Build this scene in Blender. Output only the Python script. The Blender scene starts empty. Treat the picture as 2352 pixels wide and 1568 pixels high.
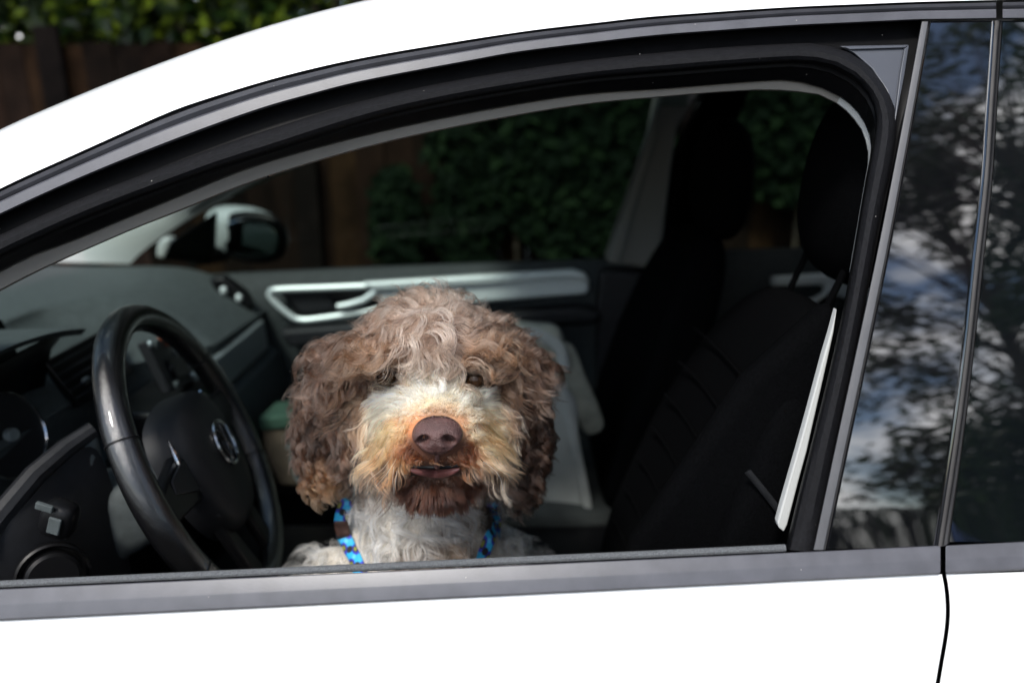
import bpy, bmesh, math, random
import numpy as np
from mathutils import Vector, Matrix, kdtree, bvhtree
random.seed(7); rng = np.random.default_rng(11)
SC = bpy.context.scene
COL = SC.collection
rad = math.radians

# ------------------------------------------------------------------ camera
F, CX, CY, PIT = 1730., 1176., 784., rad(-16.5)
CAM = Vector((0., -.72, 1.40))
cd = bpy.data.cameras.new('camera'); cam = bpy.data.objects.new('camera', cd); COL.objects.link(cam)
cd.sensor_width = 36; cd.lens = F/2352*36
cam.location = CAM; cam.rotation_euler = (rad(90)+PIT, 0, 0)
cd.clip_start = .02; cd.clip_end = 2000
cd.dof.use_dof = True; cd.dof.focus_distance = .90; cd.dof.aperture_fstop = 1.85; cd.dof.aperture_blades = 0
SC.camera = cam
# ------------------------------------------------------------------ world, sun, exposure
SUN_EL, SUN_AZ = 52, 205        # azimuth measured clockwise from +Y
w = bpy.data.worlds.new('World'); SC.world = w; w.use_nodes = True
nt = w.node_tree; N = nt.nodes; L = nt.links
bg = N['Background']; bg.inputs['Strength'].default_value = .15
sky = N.new('ShaderNodeTexSky'); sky.sky_type = 'NISHITA'; sky.sun_disc = False
sky.sun_elevation = rad(SUN_EL); sky.sun_rotation = rad(SUN_AZ); sky.air_density = 1.0; sky.dust_density = .6
tc = N.new('ShaderNodeTexCoord')
n1 = N.new('ShaderNodeTexNoise'); n1.inputs['Scale'].default_value = 2.6; n1.inputs['Detail'].default_value = 7; n1.inputs['Roughness'].default_value = .55
mp = N.new('ShaderNodeMapping'); mp.inputs['Scale'].default_value = (1, 1, 1.7); mp.inputs['Location'].default_value = (7.7, 3.3, 2.1)
L.new(tc.outputs['Generated'], mp.inputs['Vector']); L.new(mp.outputs['Vector'], n1.inputs['Vector'])
rp = N.new('ShaderNodeValToRGB'); rp.color_ramp.elements[0].position = .485; rp.color_ramp.elements[1].position = .61
L.new(n1.outputs['Fac'], rp.inputs['Fac'])
mx = N.new('ShaderNodeMix'); mx.data_type = 'RGBA'
L.new(rp.outputs['Color'], mx.inputs['Factor']); L.new(sky.outputs['Color'], mx.inputs['A'])
mx.inputs['B'].default_value = (17.0, 16.9, 16.9, 1)
L.new(mx.outputs['Result'], bg.inputs['Color'])
sd = bpy.data.lights.new('sun', 'SUN'); sun = bpy.data.objects.new('sun', sd); COL.objects.link(sun)
sd.energy = 2.8; sd.angle = rad(10); sd.color = (1, .96, .9)
az, el = rad(SUN_AZ), rad(SUN_EL)
sdir = Vector((math.sin(az)*math.cos(el), math.cos(az)*math.cos(el), math.sin(el)))
sun.rotation_euler = sdir.to_track_quat('Z', 'Y').to_euler()
VS = SC.view_settings; SC.display_settings.display_device = 'sRGB'
VS.view_transform = 'Standard'; VS.look = 'None'; VS.gamma = 1; VS.use_curve_mapping = False; VS.exposure = .6
SC.cycles.max_bounces = 10; SC.cycles.transparent_max_bounces = 24
SC.cycles.use_denoising = True

# ------------------------------------------------------------------ geometry helpers
def ray(px, py):
    a = (px-CX)/F; b = (CY-py)/F; c, s = math.cos(PIT), math.sin(PIT)
    return Vector((a, c-s*b, s+c*b))
def P(px, py, y):                     # point of the place seen at a photo pixel, on the vertical plane at depth y
    d = ray(px, py); return CAM + d*((y-CAM.y)/d.y)
ZB = .935; YC = .74                   # belt height, centre plane of the car
def belt(x): return ZB + .045*x
def S(x, z):                          # outer side surface of the car
    h = z-belt(x); b = .035*x*x if x < 0 else .02*x*x
    return b + (.28*h+.26*h*h if h > 0 else -.05*(1-math.exp(h/.10)) + .06*max(0, -h-.35)**1.5)
def U(px, py, d=0.):                  # photo pixel -> point on the side surface, d metres further in
    r = ray(px, py); lo, hi = .3, 2.6
    for _ in range(40):
        m = (lo+hi)/2; q = CAM+r*m
        if q.y < S(q.x, q.z)+d: lo = m
        else: hi = m
    return CAM+r*lo
def spl(pts, n):                      # Catmull-Rom through 2D/3D points, n samples evenly spaced along it
    p = np.array([tuple(q) for q in pts], float); e = np.vstack([2*p[0]-p[1], p, 2*p[-1]-p[-2]]); o = []
    for i in range(len(p)-1):
        a, b, c, d = e[i:i+4]
        for t in np.linspace(0, 1, 24, endpoint=False):
            o.append(.5*(2*b+(c-a)*t+(2*a-5*b+4*c-d)*t*t+(3*b-a-3*c+d)*t**3))
    o.append(p[-1]); return resam(o, n)
def resam(o, n):
    o = np.array([tuple(q) for q in o], float); s = np.r_[0, np.cumsum(np.linalg.norm(np.diff(o, axis=0), axis=1))]
    t = np.linspace(0, s[-1], n); return np.stack([np.interp(t, s, o[:, k]) for k in range(o.shape[1])], 1)
def two(pa, pb, na=70, nb=40):        # a curve of two stretches that meet at a corner
    return np.vstack([spl(pa, na), spl(pb, nb)[1:]])
def at(pts, d): return [U(p[0], p[1], d) for p in pts]

class MB:
    def __init__(s): s.v = []; s.f = []; s.uv = None
    def grid(s, rails, close=False, cap=False):
        o = len(s.v); n = len(rails[0]); m = len(rails)
        for r in rails: s.v += [Vector(tuple(p)) for p in r]
        for i in range(m if close else m-1):
            j = (i+1) % m
            for k in range(n-1): s.f.append((o+i*n+k, o+i*n+k+1, o+j*n+k+1, o+j*n+k))
        if cap:
            s.f.append([o+i*n for i in range(m)]); s.f.append([o+i*n+n-1 for i in range(m)][::-1])
        return s
    def tube(s, path, r, seg=8, flat=1., up=None, closed=False):
        path = [Vector(tuple(p)) for p in path]; n = len(path); rings = []; prev = None
        for i, p in enumerate(path):
            t = (path[(i+1) % n]-path[i-1]) if closed else (path[min(i+1, n-1)]-path[max(i-1, 0)])
            t.normalize()
            if prev is None:
                a = Vector(up) if up is not None else (Vector((0, 0, 1)) if abs(t.z) < .9 else Vector((0, 1, 0)))
            else: a = prev
            a = (a-t*a.dot(t)).normalized(); prev = a; b = t.cross(a); q = r[i] if hasattr(r, '__len__') else r
            rings.append([p+a*(math.cos(u)*q)+b*(math.sin(u)*q*flat) for u in [2*math.pi*k/seg for k in range(seg)]])
        rails = [[rg[k] for rg in rings]+([rings[0][k]] if closed else []) for k in range(seg)]
        return s.grid(rails, close=True, cap=not closed)
    def box(s, c, d, R=None):
        o = len(s.v); c = Vector(c)
        for x in (-1, 1):
            for y in (-1, 1):
                for z in (-1, 1):
                    q = Vector((x*d[0]/2, y*d[1]/2, z*d[2]/2)); s.v.append(c+(R @ q if R else q))
        for f in ((0, 1, 3, 2), (4, 6, 7, 5), (0, 4, 5, 1), (2, 3, 7, 6), (0, 2, 6, 4), (1, 5, 7, 3)): s.f.append(tuple(o+i for i in f))
        return s
    def prism(s, poly, off):
        o = len(s.v); n = len(poly); off = Vector(off); poly = [Vector(tuple(p)) for p in poly]
        s.v += poly+[p+off for p in poly]
        s.f.append(tuple(range(o, o+n))); s.f.append(tuple(range(o+2*n-1, o+n-1, -1)))
        for i in range(n): j = (i+1) % n; s.f.append((o+i, o+n+i, o+n+j, o+j))
        return s
    def rbox(s, fn, d, e=4., n=10):   # rounded box of half-sizes d, placed by fn
        bm = bmesh.new(); bmesh.ops.create_cube(bm, size=2); bmesh.ops.subdivide_edges(bm, edges=bm.edges[:], cuts=n, use_grid_fill=True)
        o = len(s.v)
        for v in bm.verts:
            q = [math.copysign(math.sin(abs(t)*math.pi/2)**.9 if abs(t) < 1 else 1, t) for t in v.co]
            m = (sum(abs(t)**e for t in q))**(1/e)
            s.v.append(Vector(tuple(fn(Vector((q[0]/m*d[0], q[1]/m*d[1], q[2]/m*d[2]))))))
        bm.verts.ensure_lookup_table()
        for f in bm.faces: s.f.append(tuple(o+v.index for v in f.verts))
        bm.free(); return s
    def lathe(s, prof, c, ax, seg=32):
        c = Vector(c); ax = Vector(ax).normalized(); a = ax.orthogonal().normalized(); b = ax.cross(a)
        rails = [[c+ax*h+(a*math.cos(u)+b*math.sin(u))*r for (r, h) in prof] for u in [2*math.pi*k/seg for k in range(seg)]]
        return s.grid(rails, close=True)
    def mirror(s):
        s.v = [Vector((p.x, 2*YC-p.y, p.z)) for p in s.v]; s.f = [tuple(reversed(f)) for f in s.f]; return s
    def build(s, name, mat, parent=None, sharp=35, bevel=0, solid=0, sub=0, recalc=True):
        me = bpy.data.meshes.new(name); me.from_pydata(s.v, [], s.f); me.validate()
        bm = bmesh.new(); bm.from_mesh(me); bmesh.ops.remove_doubles(bm, verts=bm.verts, dist=1e-6)
        if recalc: bmesh.ops.recalc_face_normals(bm, faces=bm.faces)
        bm.to_mesh(me); bm.free()
        me.materials.append(mat); me.shade_smooth(); me.set_sharp_from_angle(angle=rad(sharp))
        o = bpy.data.objects.new(name, me); COL.objects.link(o)
        if parent: o.parent = parent
        if solid: m = o.modifiers.new('thickness', 'SOLIDIFY'); m.thickness = solid; m.offset = 0
        if bevel: m = o.modifiers.new('bevel', 'BEVEL'); m.width = bevel; m.segments = 3; m.limit_method = 'ANGLE'; m.harden_normals = False
        if sub: m = o.modifiers.new('sub', 'SUBSURF'); m.levels = m.render_levels = sub
        return o
def tag(o, label=None, cat=None, group=None, kind=None):
    if label: o['label'] = label
    if cat: o['category'] = cat
    if group: o['group'] = group
    if kind: o['kind'] = kind
    return o
def empty(name, loc=(0, 0, 0), parent=None):
    o = bpy.data.objects.new(name, None); COL.objects.link(o); o.location = loc; o.empty_display_size = .1
    if parent: o.parent = parent
    return o

# ------------------------------------------------------------------ materials
def M(name, c, rough=.5, metal=0., coat=0., spec=.5, noise=0., nscale=20., bump=0., bscale=200., ior=None, sheen=0., c2=None, specks=0.):
    m = bpy.data.materials.new(name); m.use_nodes = True; t = m.node_tree; b = t.nodes['Principled BSDF']
    b.inputs['Base Color'].default_value = (*c, 1); b.inputs['Roughness'].default_value = rough; b.inputs['Metallic'].default_value = metal
    b.inputs['Coat Weight'].default_value = coat; b.inputs['Coat Roughness'].default_value = .04
    b.inputs['Specular IOR Level'].default_value = spec
    if sheen: b.inputs['Sheen Weight'].default_value = sheen
    if ior: b.inputs['IOR'].default_value = ior
    co = t.nodes.new('ShaderNodeTexCoord')
    if noise:
        n = t.nodes.new('ShaderNodeTexNoise'); n.inputs['Scale'].default_value = nscale; n.inputs['Detail'].default_value = 6
        t.links.new(co.outputs['Object'], n.inputs['Vector'])
        x = t.nodes.new('ShaderNodeMix'); x.data_type = 'RGBA'
        x.inputs['A'].default_value = (*[k*(1-noise) for k in c], 1); x.inputs['B'].default_value = (*(c2 or [min(1, k*(1+noise)) for k in c]), 1)
        r = t.nodes.new('ShaderNodeMapRange'); r.inputs['From Min'].default_value = .35; r.inputs['From Max'].default_value = .65
        t.links.new(n.outputs['Fac'], r.inputs['Value']); t.links.new(r.outputs['Result'], x.inputs['Factor'])
        t.links.new(x.outputs['Result'], b.inputs['Base Color'])
    if specks:
        v = t.nodes.new('ShaderNodeTexVoronoi'); v.inputs['Scale'].default_value = 260; t.links.new(co.outputs['Object'], v.inputs['Vector'])
        q = t.nodes.new('ShaderNodeSeparateColor'); t.links.new(v.outputs['Color'], q.inputs[0])
        a_ = t.nodes.new('ShaderNodeMath'); a_.operation = 'GREATER_THAN'; a_.inputs[1].default_value = 1-specks; t.links.new(q.outputs[0], a_.inputs[0])
        d_ = t.nodes.new('ShaderNodeMath'); d_.operation = 'LESS_THAN'; d_.inputs[1].default_value = .16; t.links.new(v.outputs['Distance'], d_.inputs[0])
        e_ = t.nodes.new('ShaderNodeMath'); e_.operation = 'MULTIPLY'; t.links.new(a_.outputs[0], e_.inputs[0]); t.links.new(d_.outputs[0], e_.inputs[1])
        y_ = t.nodes.new('ShaderNodeMix'); y_.data_type = 'RGBA'; y_.inputs['B'].default_value = (.35, .33, .30, 1); t.links.new(e_.outputs[0], y_.inputs['Factor'])
        if noise: t.links.new(x.outputs['Result'], y_.inputs['A'])
        else: y_.inputs['A'].default_value = (*c, 1)
        t.links.new(y_.outputs['Result'], b.inputs['Base Color'])
    if bump:
        n = t.nodes.new('ShaderNodeTexNoise'); n.inputs['Scale'].default_value = bscale; n.inputs['Detail'].default_value = 3
        t.links.new(co.outputs['Object'], n.inputs['Vector'])
        k = t.nodes.new('ShaderNodeBump'); k.inputs['Strength'].default_value = bump; k.inputs['Distance'].default_value = .002
        t.links.new(n.outputs['Fac'], k.inputs['Height']); t.links.new(k.outputs['Normal'], b.inputs['Normal'])
    return m
def glass(name, tint, refl=1.32):
    m = bpy.data.materials.new(name); m.use_nodes = True; t = m.node_tree; t.nodes.clear()
    o = t.nodes.new('ShaderNodeOutputMaterial'); x = t.nodes.new('ShaderNodeMixShader'); f = t.nodes.new('ShaderNodeFresnel'); f.inputs['IOR'].default_value = refl
    a = t.nodes.new('ShaderNodeBsdfTransparent'); a.inputs['Color'].default_value = (*tint, 1)
    g = t.nodes.new('ShaderNodeBsdfGlossy'); g.inputs['Roughness'].default_value = .01; g.inputs['Color'].default_value = (1, 1, 1, 1)
    t.links.new(f.outputs[0], x.inputs[0]); t.links.new(a.outputs[0], x.inputs[1]); t.links.new(g.outputs[0], x.inputs[2]); t.links.new(x.outputs[0], o.inputs[0])
    return m
WHITE = M('white_car_paint', (.82, .82, .82), .35, coat=1.0)
GREYTRIM = M('grey_trim_plastic', (.072, .072, .082), .38, spec=.45, specks=.006, noise=.12, nscale=35, bump=.06, bscale=900)
GLOSS = M('gloss_black', (.003, .003, .004), .02, spec=.5, ior=2.15)
PRIV = M('privacy_glass', (.003, .004, .005), .012, spec=.5, ior=2.15)
RUBBER = M('black_rubber', (.010, .010, .011), .6, spec=.2, noise=.3, nscale=150, bump=.25, bscale=1400)
FLOCK = M('flocked_rubber', (.006, .006, .0072), .55, spec=.13, specks=.012, noise=.35, nscale=300, bump=.5, bscale=1500)
FRAMEB = M('black_frame', (.0025, .0025, .003), .5, spec=.10, specks=.004, noise=.25, nscale=80)
ROPE = M('ribbed_seal', (.10, .105, .11), .45, noise=.4, nscale=700, bump=.8, bscale=1500)
BAR = M('dark_metal_bar', (.075, .075, .08), .5, spec=.4, noise=.08, nscale=40)
PLATE = M('corner_plate_grey', (.050, .054, .066), .40, noise=.05, nscale=30)
TRIMG = M('light_interior_trim', (.20, .19, .175), .85, spec=.1, bump=.15, bscale=900)
HEADL = M('headliner', (.35, .34, .32), .9)
PILLARW = M('pillar_trim_pale', (.38, .39, .385), .6)
DASH = M('dash_grain', (.058, .068, .069), .62, spec=.22, noise=.12, nscale=60, bump=.5, bscale=700)
DASHD = M('dark_plastic', (.009, .0095, .011), .5, spec=.25, noise=.15, nscale=90, bump=.3, bscale=900)
BLACKP = M('black_plastic', (.0035, .0035, .004), .4, spec=.2)
STRIPA = M('brushed_trim', (.30, .34, .35), .35, metal=.6, noise=.08, nscale=50)
SILVER = M('satin_silver', (.52, .57, .565), .42, metal=.35)
CHROME = M('chrome', (.80, .80, .80), .10, metal=1.0)
EMBL = M('emblem_chrome', (.40, .41, .42), .2, metal=1.0)
LEATHER = M('black_leather', (.0035, .0035, .004), .20, spec=.8, coat=.35, noise=.2, nscale=80, bump=.35, bscale=800)
HUBP = M('airbag_plastic', (.0075, .008, .0095), .5, spec=.25, bump=.25, bscale=900)
DOORT = M('door_trim_grain', (.024, .029, .030), .62, spec=.2, noise=.12, nscale=60, bump=.4, bscale=700)
SEATF = M('seat_fabric', (.0016, .0017, .002), .9, spec=.02, noise=.2, nscale=300, bump=.5, bscale=500)
SEATG = M('seat_cushion_grey', (.035, .04, .039), .85, spec=.1, noise=.2, nscale=12, bump=.4, bscale=400)
GLS = glass('clear_tint_glass', (.33, .40, .37), 1.1); WGL = glass('windscreen_glass', (.76, .87, .84))
MIRR = M('mirror_glass', (.35, .36, .38), .03, metal=1.0)
ORANGE = M('orange_light_paint', (.28, .07, .03), .4)  # orange radio lights put in as plain button colour, no glow
CANVAS = M('khaki_canvas', (.15, .165, .14), .9, noise=.35, nscale=9, bump=.6, bscale=350, c2=(.30, .31, .26))
CANVG = M('grey_canvas', (.27, .29, .28), .88, noise=.2, nscale=7, bump=.5, bscale=300)
TAN = M('tan_canvas', (.075, .055, .038), .9, noise=.3, nscale=14, bump=.4, bscale=300)
GREENC = M('green_canvas', (.018, .050, .032), .85, noise=.2, nscale=20)

# ------------------------------------------------------------------ setting
tag(MB().box((0, 0, -.1), (400, 400, .2)).build('ground', M('asphalt', (.055, .055, .058), .9, noise=.35, nscale=14, bump=.6, bscale=120)), kind='structure')
tag(MB().prism([(-40, 2.0, .0), (-40, 2.02, .12), (-40, 2.14, .12), (-40, 2.16, .0)], (80, 0, 0)).build('kerb', M('kerb_stone', (.28, .27, .25), .9, noise=.25, nscale=6)), kind='structure')
tag(MB().box((0, 3.6, .055), (80, 2.88, .108)).build('verge', M('leaf_litter_soil', (.06, .038, .02), .95, noise=.6, nscale=18, bump=1, bscale=40, c2=(.14, .075, .03))), kind='structure')

# ------------------------------------------------------------------ fence, ivy, hedge behind the car
FY = 3.0
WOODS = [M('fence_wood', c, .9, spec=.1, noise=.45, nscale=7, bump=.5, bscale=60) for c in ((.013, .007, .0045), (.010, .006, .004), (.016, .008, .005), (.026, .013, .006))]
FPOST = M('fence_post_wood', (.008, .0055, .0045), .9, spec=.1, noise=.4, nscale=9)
fence = tag(empty('wooden_fence', (0, FY, 0)), 'brown vertical board fence running along behind the white car', 'fence')
bmesh_b = {}
x = -5.2
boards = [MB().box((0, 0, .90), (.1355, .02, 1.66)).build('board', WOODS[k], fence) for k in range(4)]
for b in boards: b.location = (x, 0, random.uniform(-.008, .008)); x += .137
while x < 5.2:
    c = random.choice(boards).copy(); COL.objects.link(c); c.parent = fence; c.name = 'board'
    c.location = (x, random.uniform(-.004, .004), random.uniform(-.010, .010)); c.rotation_euler = (random.uniform(-.008, .008), random.uniform(-.004, .004), 0); x += .137
for z in (.35, 1.45): MB().box((0, .035, z), (10.4, .04, .08)).build('rail', FPOST, fence)
p0 = MB().box((0, -.03, .90), (.11, .035, 1.80)).build('post', FPOST, fence)
for i, xx in enumerate((-3.95, -2.12, -.99, .84, 2.67, 4.5)):
    c = p0 if i == 0 else p0.copy()
    if i: COL.objects.link(c); c.parent = fence
    c.location = (xx, 0, 0)
def leafmat(name, c, c2, tr=.35, rough=.45, spec=.4):
    m = bpy.data.materials.new(name); m.use_nodes = True; t = m.node_tree; b = t.nodes['Principled BSDF']
    b.inputs['Roughness'].default_value = rough; b.inputs['Specular IOR Level'].default_value = spec
    g = t.nodes.new('ShaderNodeNewGeometry'); x = t.nodes.new('ShaderNodeMix'); x.data_type = 'RGBA'
    x.inputs['A'].default_value = (*c, 1); x.inputs['B'].default_value = (*c2, 1); pw = t.nodes.new('ShaderNodeMath'); pw.operation = 'POWER'; pw.inputs[1].default_value = 5.0
    t.links.new(g.outputs['Random Per Island'], pw.inputs[0]); t.links.new(pw.outputs[0], x.inputs['Factor'])
    t.links.new(x.outputs['Result'], b.inputs['Base Color'])
    d = t.nodes.new('ShaderNodeBsdfTranslucent'); t.links.new(x.outputs['Result'], d.inputs['Color'])
    s = t.nodes.new('ShaderNodeMixShader'); s.inputs[0].default_value = tr; o = t.nodes['Material Output']
    t.links.new(b.outputs[0], s.inputs[1]); t.links.new(d.outputs[0], s.inputs[2]); t.links.new(s.outputs[0], o.inputs['Surface'])
    return m
IVY = leafmat('ivy_leaf', (.006, .0135, .006), (.022, .044, .016), .3, .75, .10); HEDGE = leafmat('hedge_leaf_sunspeckle', (.018, .045, .008), (.42, .55, .04), .45, .32, .6)  # hedge: rare bright leaves carry sun speckle in their colour
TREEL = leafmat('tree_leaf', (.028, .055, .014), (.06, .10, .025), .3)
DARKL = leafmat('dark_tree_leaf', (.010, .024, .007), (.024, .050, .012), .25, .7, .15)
BARK = M('bark', (.09, .07, .05), .95, noise=.4, nscale=20, bump=1, bscale=50)
def leaves(pts, nrm, size, name, mat, parent, jit=.9):
    n = len(pts); c = np.array(pts); nn = np.array(nrm)+rng.normal(0, jit, (n, 3)); nn /= np.linalg.norm(nn, axis=1)[:, None]
    a = np.cross(nn, rng.normal(0, 1, (n, 3))); a /= np.linalg.norm(a, axis=1)[:, None]; b = np.cross(nn, a)
    s = (size*rng.uniform(.6, 1.3, n))[:, None]
    v = np.stack([c-a*s, c+b*s*.55+nn*s*.15-a*s*.1, c+a*s*1.05, c-b*s*.55+nn*s*.15-a*s*.1], 1).reshape(-1, 3)
    me = bpy.data.meshes.new(name); f = np.arange(4*n).reshape(n, 4)
    me.from_pydata(v.tolist(), [], f.tolist()); me.materials.append(mat)
    o = bpy.data.objects.new(name, me); COL.objects.link(o); o.parent = parent; return o
def ivy(name, label, x0, blobs, n):
    r = tag(empty(name, (x0, FY-.05, .11)), label, 'ivy', 'ivy climbing the fence'); pts = []
    tot = sum(b[2]*b[3] for b in blobs)
    for (bx, bz, rx, rz) in blobs:
        k = int(n*rx*rz/tot); u = rng.uniform(0, 2*math.pi, k); q = np.sqrt(rng.uniform(0, 1, k))
        for i in range(k): pts.append((bx-x0+rx*q[i]*math.cos(u[i])*random.uniform(.7, 1.15), -random.uniform(.0, .16), bz-.11+rz*q[i]*math.sin(u[i])))
    leaves(pts, [(0, -1, .4)]*len(pts), .045, 'foliage', IVY, r, .5)
    m = MB()
    for (bx, bz, rx, rz) in blobs:
        m.tube(spl([(0, -.01, 0), ((bx-x0)*.5+.05, -.02, (bz-.11)*.5), (bx-x0, -.02, bz-.11+rz*.6)], 10), .012, 6)
    m.build('stem', BARK, r)
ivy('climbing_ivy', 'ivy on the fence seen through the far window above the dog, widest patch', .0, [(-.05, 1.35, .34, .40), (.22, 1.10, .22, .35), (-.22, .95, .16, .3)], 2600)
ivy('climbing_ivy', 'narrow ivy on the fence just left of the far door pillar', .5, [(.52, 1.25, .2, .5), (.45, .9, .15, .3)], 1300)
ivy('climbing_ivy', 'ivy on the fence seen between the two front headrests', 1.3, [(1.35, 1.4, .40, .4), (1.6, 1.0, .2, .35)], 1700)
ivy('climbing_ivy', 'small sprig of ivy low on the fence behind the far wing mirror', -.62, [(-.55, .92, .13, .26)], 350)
def bush(label, x0, x1, n):
    r = tag(empty('hedge_shrub', ((x0+x1)/2, FY+.85, .0)), label, 'shrub', 'hedge shrubs overhanging the fence'); pts = []
    cx = (x0+x1)/2; cl = []
    for i in range(26): cl.append((random.uniform(x0, x1)-cx, random.uniform(-.95, .25), random.uniform(1.85, 4.6), random.uniform(.22, .5)))
    for i in range(n):
        c = cl[i % len(cl)]; d = rng.normal(0, 1, 3); d /= np.linalg.norm(d); q = c[3]*random.uniform(.45, 1.05)
        pts.append((c[0]+d[0]*q, c[1]+d[1]*q, max(1.76, c[2]+d[2]*q)))
    leaves(pts, [(0, -.6, .7)]*n, .045, 'foliage', HEDGE, r, .8)
    m = MB()
    for c in cl[:14]: m.tube(spl([(random.uniform(-.15, .15), 0, 0), (c[0]*.5, .0, c[2]*.55), (c[0], c[1], c[2])], 8), [.03-.003*i for i in range(8)], 6)
    m.build('stem', BARK, r)
def overhang(label, x, y, n, nm='added_shade_tree'):  # trees added to keep sky light off the fence; canopy stays above view
    r = tag(empty(nm, (x, y, 0)), label, 'tree', 'shade trees added behind the fence'); pts = []; m = MB(); m.tube(spl([(0, 0, 0), (.08, 0, 2), (-.05, -.2, 4.2), (0, -.3, 6.5)], 12), [.17-.010*i for i in range(12)], 10)
    cl = [(random.uniform(-2.9, 2.9), random.uniform(1.6, 3.4)-y if i % (5 if x < 0 else 3) == 1 else random.uniform(-.3, 1.6), random.uniform(2.75, 5.0) if i % (5 if x < 0 else 3) == 1 else random.uniform(.8, 5.0), random.uniform(.35, .75)) for i in range(110)]
    for c in cl[::4]: m.tube(spl([(0, -.1, max(.6, c[2]*.62)), (c[0]*.5, c[1]*.5, c[2]*.85), c[:3]], 7), [.04-.005*k for k in range(7)], 5)
    for i in range(n):
        c = cl[i % len(cl)]; d = rng.normal(0, .5, 3); pts.append((c[0]+d[0]*c[3], c[1]+d[1]*c[3], max(c[2]+d[2]*c[3], 2.3 if y+c[1] < 4.4 else .3)))
    m.build('trunk', BARK, r); leaves(pts, [(0, 0, 1)]*n, .13, 'crown', DARKL, r, .9)
overhang('dark dense tree added behind the fence, its crown shading it over the left half of the car', -2.6, 4.9, 10000)
overhang('dark dense tree added behind the fence, its crown shading it over the right half of the car', 2.4, 4.9, 12000)
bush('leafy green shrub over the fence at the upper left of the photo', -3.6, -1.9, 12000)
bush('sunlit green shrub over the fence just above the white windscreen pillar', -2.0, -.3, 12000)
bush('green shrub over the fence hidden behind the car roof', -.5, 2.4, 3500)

# ------------------------------------------------------------------ trees across the road, seen mirrored in the door pillar and rear glass
def tree(label, x, y, h, crown, n, ls=.10, name='broadleaf_tree'):
    r = tag(empty(name, (x, y, 0)), label, 'tree', 'trees across the road'); m = MB(); m.tube(spl([(0, 0, 0), (.1, .05, h*.4), (-.05, 0, h*.92)], 14), [.20-.013*i for i in range(14)], 10)
    pts = []; cl = []
    for i in range(crown[0]):
        t = random.uniform(crown[1], 1.0); rr = crown[2]*(1-abs(t-.55)*1.1)*random.uniform(.35, 1); a = random.uniform(0, 6.283)
        c = (rr*math.cos(a), rr*math.sin(a), h*t); cl.append((c, random.uniform(.35, .9)))
        m.tube(spl([(0, 0, h*t*.72), (c[0]*.5, c[1]*.5, h*t*.9), c], 7), [.032-.004*k for k in range(7)], 5)
    for i in range(n):
        c, q = cl[i % len(cl)]; d = rng.normal(0, .5, 3); pts.append((c[0]+d[0]*q, c[1]+d[1]*q, c[2]+d[2]*q*1.2))
    m.build('trunk', BARK, r); leaves(pts, [(0, 0, 1)]*n, ls, 'crown', TREEL, r, 1.)
tree('tall loose-crowned tree across the road mirrored in the glossy door pillar', 7.6, -9.5, 13.5, (75, .38, 3.5), 11000, .10)
tree('broad tree across the road mirrored in the rear side window', 11.5, -11.0, 12, (80, .22, 4.0), 9000, .13)
tree('low bushy tree across the road mirrored at the foot of the door pillar', 9.0, -12.5, 4.6, (60, .15, 2.6), 8000, .13)
tree('slender tree across the road mirrored high in the door pillar', 2.9, -9.6, 12.5, (40, .55, 2.9), 3600, .10)

tree('near tree whose leafy branches are mirrored at the top of the door pillar', 6.9, -6.4, 12.0, (60, .70, 4.0), 3200, .09)
hg = tag(empty('clipped_hedge', (8, -14.5, 0)), 'low dark hedge across the road behind the photographer', 'hedge')
k_ = 9000; leaves(np.stack([rng.uniform(-9, 9, k_), rng.normal(0, .35, k_), rng.uniform(.05, 2.1, k_)], 1), np.tile([0, .6, .5], (k_, 1)), .13, 'foliage', DARKL, hg, .8)
MB().tube([(-8.5, 0, .3), (0, 0, .4), (8.5, 0, .3)], .05, 6).build('stem', BARK, hg)
BLUE = M('blue_car_paint', (.010, .035, .16), .25, coat=1)
bc_ = tag(empty('parked_car', (6.0, -9.2, 0)), 'blue car parked across the road, mirrored low in the door pillar', 'car')
cs = [(-2.05, .55, .62), (-1.95, .72, .78), (-1.1, .93, .80), (-.45, 1.40, .62), (.9, 1.45, .62), (1.7, 1.02, .76), (2.05, .90, .74), (2.1, .5, .66)]
MB().grid([[Vector((x, s_*wd*(1 if zz < .6 or h < 1.2 else .8), (h if zz > .9 else .28+(h-.28)*zz))) for x, h, wd in cs] for s_, zz in ((-1, 0), (-1.06, .35), (-1.05, .62), (-.92, .97), (-.5, 1), (.5, 1), (.92, .97), (1.05, .62), (1.06, .35), (1, 0))]).build('body', BLUE, bc_, sub=1)
for s_ in (-1, 1): MB().prism([(-.85, s_*.70, .98), (-.35, s_*.64, 1.32), (.85, s_*.64, 1.35), (1.35, s_*.70, 1.02)], (0, s_*.03, 0)).build('side_window', PRIV, bc_)
for wx in (-1.3, 1.3):
    for s_ in (-1, 1):
        wq = empty('wheel', (wx, s_*.78, .31), bc_); MB().lathe([(.18, -.09), (.29, -.1), (.31, 0), (.29, .1), (.18, .09)], (0, 0, 0), (0, 1, 0), 28).build('tyre', RUBBER, wq); MB().lathe([(0, .04), (.18, .06), (.18, -.06), (0, -.04)], (0, 0, 0), (0, s_, 0), 24).build('rim', SILVER, wq)
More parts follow.
